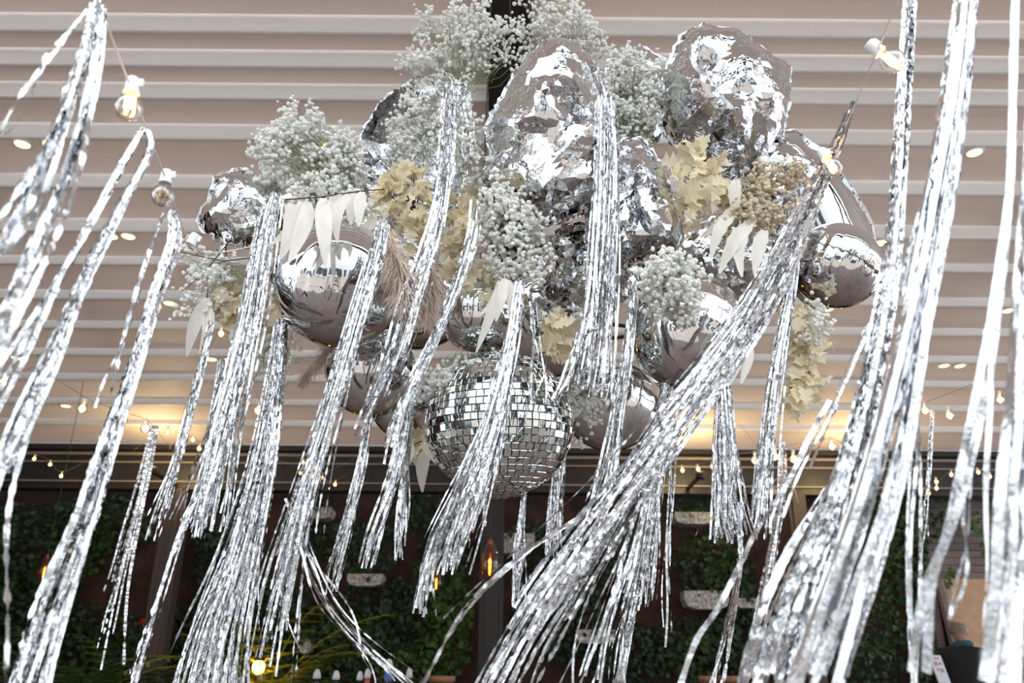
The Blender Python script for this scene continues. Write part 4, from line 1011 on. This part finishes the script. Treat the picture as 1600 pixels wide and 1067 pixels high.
tassel('foil tassel hanging from the far left of the beam lights', [(243, 664, 4.5), (232, 720, 4.46), (212, 800, 4.42), (180, 930, 4.34), (150, 1090, 4.3)], 12, (10, 24), 0.016, parts=True, ends=(.6, 1))
tassel('wispy strand left of the beam light tassel', [(236, 700, 4.5), (200, 860, 4.4), (165, 960, 4.34), (128, 1075, 4.3)], 3, (3, 10), 0.011, ends=(.6, 1))
tassel('foil tassel under the far left bleached leaves', [(330, 500, 2.2), (316, 560, 2.19), (295, 640, 2.17), (268, 740, 2.14), (238, 850, 2.12)], 11, (9, 17), 0.0075, parts=True)
tassel('long foil pair left of the left post', [(330, 740, 1.98), (300, 800, 1.97), (262, 900, 1.95), (225, 1010, 1.93), (205, 1085, 1.93)], 6, (8, 12), W8, ends=(.95, 1))
# left of the cluster
tassel('dense foil fringe in front of the far left crumpled balloon', [(430, 300, 2.05), (414, 380, 2.05), (398, 480, 2.03), (372, 600, 2.0), (342, 720, 1.98), (312, 850, 1.96)], 44, [22, 30, 32, 34, 42, 50], 0.0065, ends=(.93, 1), starts=.12)
tassel('short fringe of foil behind the dense left fringe', [(350, 560, 2.25), (340, 640, 2.25), (325, 740, 2.24), (300, 830, 2.22)], 20, (14, 30), 0.0065, ends=(.85, 1))
tassel('wide foil curtain falling to the bottom left', [(440, 500, 2.15), (430, 600, 2.13), (412, 720, 2.1), (378, 860, 2.07), (345, 980, 2.05), (318, 1110, 2.03)], 60, [16, 24, 34, 48, 62, 72], 0.0065, ends=(.94, 1))
tassel('foil bundle crossing the left round balloon', [(600, 330, 1.9), (584, 400, 1.89), (560, 480, 1.88), (530, 580, 1.88), (495, 690, 1.88), (462, 800, 1.87), (430, 920, 1.87), (395, 1100, 1.86)], 34, [18, 22, 24, 27, 30, 34, 40, 44], 0.0065, ends=(.72, 1), starts=.12)
tassel('dozen loose foil strands curving right at the bottom left', [(448, 780, 1.88), (470, 860, 1.88), (505, 930, 1.88), (556, 1010, 1.88), (620, 1095, 1.88)], 9, (16, 62), 0.0058, ends=(.9, 1), wob=.014)
tassel('single thin strand curving below the left curtain', [(432, 880, 1.87), (442, 940, 1.87), (458, 1000, 1.87), (475, 1040, 1.87)], 1, (1, 2), 0.005)
tassel('foil tassel ending left of the beam bulbs below the dark balloon', [(582, 600, 2.25), (566, 720, 2.19), (548, 800, 2.18), (530, 870, 2.17), (516, 935, 2.17)], 16, (8, 17), 0.0065, parts=False)
tassel('foil tassel with a blunt end left of the disco ball', [(652, 560, 2.0), (632, 660, 1.99), (610, 760, 1.98), (588, 830, 1.97), (572, 893, 1.97)], 20, (9, 17), 0.0065)
tassel('diagonal foil bundle over the left cream leaves', [(704, 130, 2.02), (700, 220, 2.0), (690, 310, 1.98), (668, 400, 1.97), (640, 480, 1.96), (615, 560, 1.95), (560, 690, 1.95)], 26, [18, 20, 22, 26, 30, 26, 22], 0.0068, ends=(.8, 1), starts=.1)
tassel('short bright foil lock beneath the top baby\'s breath', [(718, 125, 2.06), (720, 170, 2.05), (728, 215, 2.05), (730, 255, 2.05)], 9, (8, 10), 0.0085)
tassel('diagonal foil strands between cream leaves and disco ball', [(745, 300, 1.98), (735, 380, 1.97), (700, 480, 1.96), (660, 570, 1.95), (625, 650, 1.94), (600, 740, 1.94)], 16, (18, 20), 0.0068, ends=(.75, 1), parts=False, starts=.25)
tassel('narrow foil tassel hanging left under the disco ball', [(644, 640, 2.3), (635, 740, 2.15), (628, 820, 2.1), (624, 880, 2.1)], 12, (6, 12), 0.0065)
tassel('foil bundle hanging across the disco ball', [(812, 440, 1.92), (802, 520, 1.91), (786, 600, 1.9), (764, 690, 1.89), (735, 770, 1.88), (705, 855, 1.88), (690, 905, 1.88)], 40, [12, 18, 26, 34, 42, 46, 46], 0.0065, ends=(.86, 1), starts=.08)
tassel('long foil tassel ending lowest left of the middle post', [(742, 690, 1.92), (715, 760, 1.92), (685, 830, 1.92), (665, 900, 1.92), (656, 968, 1.92)], 18, (10, 16), 0.0065)
tassel('two loose foil ends below the disco ball', [(770, 740, 2.0), (760, 790, 2.0), (748, 840, 2.0), (738, 870, 2.0)], 4, (12, 16), 0.006, ends=(.4, 1))
tassel('slim foil tassel below the disco ball right of the post', [(822, 740, 2.2), (815, 820, 2.2), (808, 900, 2.2), (803, 965, 2.2)], 14, (8, 11), 0.0065)
tassel('pair of foil tassels right behind the disco ball', [(884, 630, 2.38), (874, 740, 2.32), (866, 830, 2.3), (862, 880, 2.3)], 18, (12, 20), 0.0065)
# centre and right
tassel('straight bright foil fringe down the centre of the cluster', [(946, 150, 1.95), (948, 250, 1.95), (944, 360, 1.94), (938, 460, 1.94), (928, 550, 1.93), (918, 628, 1.93)], 46, [24, 30, 32, 34, 40, 46], 0.0068, ends=(.9, 1), starts=.08)
tassel('foil wisps splaying left below the central fringe', [(935, 470, 1.93), (912, 530, 1.93), (888, 590, 1.92), (862, 640, 1.92)], 8, (8, 18), 0.0065, ends=(.6, 1), parts=False)
tassel('loose thin strands in front of the disco ball right side', [(830, 470, 1.95), (838, 560, 1.95), (820, 640, 1.94), (795, 720, 1.94)], 6, (16, 34), 0.005, ends=(.5, 1), wob=.008)
tassel('foil bundle right of the central fringe falling to the beam', [(992, 440, 2.0), (984, 520, 2.0), (972, 610, 2.0), (958, 700, 2.0), (940, 790, 2.0), (915, 880, 2.0)], 26, [8, 13, 15, 18, 24, 30], 0.0065, ends=(.7, 1))
tassel('long sweeping foil streamer from the right festoon to bottom centre', [(1334, 158, 1.44), (1306, 230, 1.52), (1268, 310, 1.60), (1222, 410, 1.66), (1160, 520, 1.7), (1080, 630, 1.68), (1000, 740, 1.65), (920, 850, 1.62), (850, 960, 1.58), (770, 1110, 1.55)], 26, [4, 14, 28, 40, 50, 56, 62, 74, 88, 100], 0.0092, ends=(.86, 1), parts=True)
tassel('upper lock of the right sweeping streamer over the beige flowers', [(1300, 240, 1.53), (1250, 330, 1.62), (1190, 440, 1.68), (1110, 560, 1.68), (1040, 650, 1.66), (960, 760, 1.64)], 12, [5, 12, 22, 28, 32, 34], 0.0075, ends=(.55, 1))
tassel('two stray foil ribbons swinging left across the bottom centre', [(900, 810, 1.6), (830, 855, 1.6), (770, 905, 1.58), (725, 950, 1.57), (690, 1000, 1.56), (640, 1085, 1.55)], 2, (8, 10), 0.008, ends=(.97, 1))
tassel('fan of foil strands to the bottom centre right of the pendant', [(1010, 730, 1.7), (950, 830, 1.68), (890, 930, 1.66), (840, 1010, 1.65), (800, 1100, 1.64)], 12, (12, 60), 0.007, ends=(.9, 1))
tassel('spread foil strands falling right of the sweep at bottom', [(1010, 760, 1.66), (980, 860, 1.65), (945, 960, 1.63), (905, 1095, 1.61)], 10, (12, 46), 0.006, ends=(.9, 1))
tassel('foil fringe hanging straight right of the disco ball', [(1042, 585, 2.16), (1028, 710, 2.2), (1014, 830, 2.2), (1006, 905, 2.2), (1000, 960, 2.2)], 34, [10, 18, 24, 28, 30], 0.0065, ends=(.85, 1))
tassel('pair of thin foil strands beside the straight right fringe', [(1052, 595, 2.16), (1048, 780, 2.2), (1040, 900, 2.2), (1040, 1085, 2.2)], 4, (8, 7), 0.0065, ends=(.55, 1))
tassel('foil tassel running down to the bottom edge right of centre', [(1012, 800, 2.2), (994, 910, 2.2), (975, 1010, 2.1), (965, 1090, 2.1)], 16, (10, 22), 0.0065, ends=(.92, 1))
tassel('short blunt foil fringe under the lower right round balloon', [(1130, 590, 2.05), (1132, 660, 2.05), (1136, 740, 2.05), (1138, 800, 2.05), (1142, 852, 2.05)], 42, [18, 24, 30, 34, 40], 0.0065, ends=(.88, 1))
tassel('foil bundle from the right cream spray to the short fringe', [(1246, 380, 1.98), (1236, 450, 1.98), (1220, 540, 1.98), (1204, 640, 1.98), (1192, 740, 1.98), (1182, 850, 1.98)], 24, [7, 12, 15, 17, 20, 22], 0.0068, ends=(.86, 1))
tassel('broad folded foil ribbon above the beam at right', [(1300, 620, 1.24), (1262, 688, 1.24), (1236, 740, 1.24), (1206, 790, 1.24), (1180, 830, 1.24), (1160, 880, 1.24), (1130, 950, 1.23), (1095, 1000, 1.23), (1060, 1075, 1.23)], 1, (1, 1), 0.012, ends=(1, 1.01), crinkle=.12, flat=.5)
tassel('foil strand tassel from the short right fringe to the bottom', [(1156, 780, 2.05), (1156, 890, 2.05), (1135, 1000, 2.1), (1115, 1085, 2.1)], 6, (6, 9), 0.007, ends=(.95, 1))
tassel('foil tassel hung at the right end of the beam lights', [(1224, 690, 5), (1222, 760, 5), (1208, 850, 4.96), (1188, 970, 4.91), (1176, 1085, 4.89)], 12, [7, 10, 12, 14, 12], 0.014, ends=(.9, 1))
tassel('angled foil ribbon left of the long right streamer', [(1296, 760, 1.13), (1240, 850, 1.13), (1205, 930, 1.13), (1180, 1000, 1.13), (1160, 1085, 1.13)], 2, (3, 6), 0.009, ends=(.97, 1), crinkle=.15)
# near right
tassel('near right foil streamer below the lit upper right bulb', [(1424, -20, 1.2), (1416, 120, 1.2), (1408, 260, 1.18), (1396, 400, 1.17), (1372, 540, 1.15), (1338, 680, 1.13), (1300, 800, 1.12), (1250, 930, 1.1), (1190, 1100, 1.08)], 16, [16, 18, 17, 20, 24, 28, 32, 40, 52], 0.0095, ends=(.96, 1), parts=True, twist=.05)
tassel('wispy strands off the near right streamer', [(1360, 500, 1.25), (1330, 570, 1.25), (1295, 650, 1.24), (1250, 740, 1.24), (1215, 830, 1.23)], 3, (6, 16), 0.006, ends=(.6, 1))
tassel('widest near foil streamer at the right', [(1515, -20, 1.0), (1500, 120, 1.0), (1478, 260, 1.0), (1455, 400, .99), (1432, 520, .98), (1404, 660, .97), (1368, 800, .96), (1322, 940, .95), (1270, 1100, .94)], 13, [20, 22, 28, 28, 28, 34, 40, 46, 52], 0.0125, ends=(.97, 1), crinkle=.12, twist=.04, seg=.014, flat=.4)
tassel('dark glinting foil strand along the widest near streamer', [(1497, -20, 1.05), (1480, 120, 1.05), (1458, 260, 1.04), (1425, 420, 1.03), (1395, 520, 1.03)], 3, (4, 8), 0.010, crinkle=.2)
tassel('slim foil strand left of the widest near streamer at mid height', [(1468, 300, 1.0), (1442, 420, 1.04), (1430, 560, 1.1), (1434, 700, 1.1), (1428, 860, 1.1), (1424, 1090, 1.1)], 3, (2, 7), 0.0085, ends=(.95, 1), crinkle=.2)
tassel('blurred near foil ribbon left of the right edge', [(1588, -30, .9), (1584, 120, .9), (1576, 280, .9), (1562, 400, .9), (1545, 540, .9), (1518, 700, .89), (1488, 830, .88), (1456, 920, .88), (1436, 1100, .87)], 2, (3, 5), 0.010, ends=(.97, 1), crinkle=.12, twist=.04, seg=.014, flat=.4)
tassel('second blurred near foil ribbon falling to the person', [(1546, 540, .9), (1548, 640, .87), (1548, 740, .85), (1544, 860, .84), (1534, 960, .84), (1524, 1100, .83)], 1, (2, 4), 0.010, ends=(.97, 1), crinkle=.1, seg=.014, flat=.5)
tassel('thick blurred foil bundle at the right edge', [(1612, 180, .78), (1604, 320, .78), (1596, 460, .78), (1590, 620, .78), (1580, 780, .77), (1580, 920, .77), (1572, 1100, .76)], 12, [8, 12, 16, 20, 24, 28, 30], 0.0105, ends=(.97, 1), crinkle=.16, twist=.05, seg=.012, flat=.3)
tassel('thin glittering strand chain left of the person', [(1522, 680, .89), (1514, 780, .89), (1505, 860, .89), (1492, 950, .89), (1486, 1005, .89)], 2, (3, 4), 0.004)
tassel('small foil tassel tied by the hanging bulbs at right', [(1456, 640, 5), (1452, 700, 5), (1446, 800, 5), (1440, 870, 5)], 6, (6, 9), 0.014, ends=(.7, 1))
tassel('thin dark foil strands at the lower right corner', [(1600, 560, .79), (1602, 700, .79), (1598, 860, .79), (1588, 960, .79), (1576, 1090, .79)], 5, (6, 14), 0.0045, ends=(.95, 1))
tassel('foil strands between the two near right streamers at the bottom', [(1300, 880, 1.25), (1262, 950, 1.24), (1225, 1020, 1.23), (1190, 1095, 1.22)], 8, (16, 40), 0.009, ends=(.95, 1), crinkle=.2)
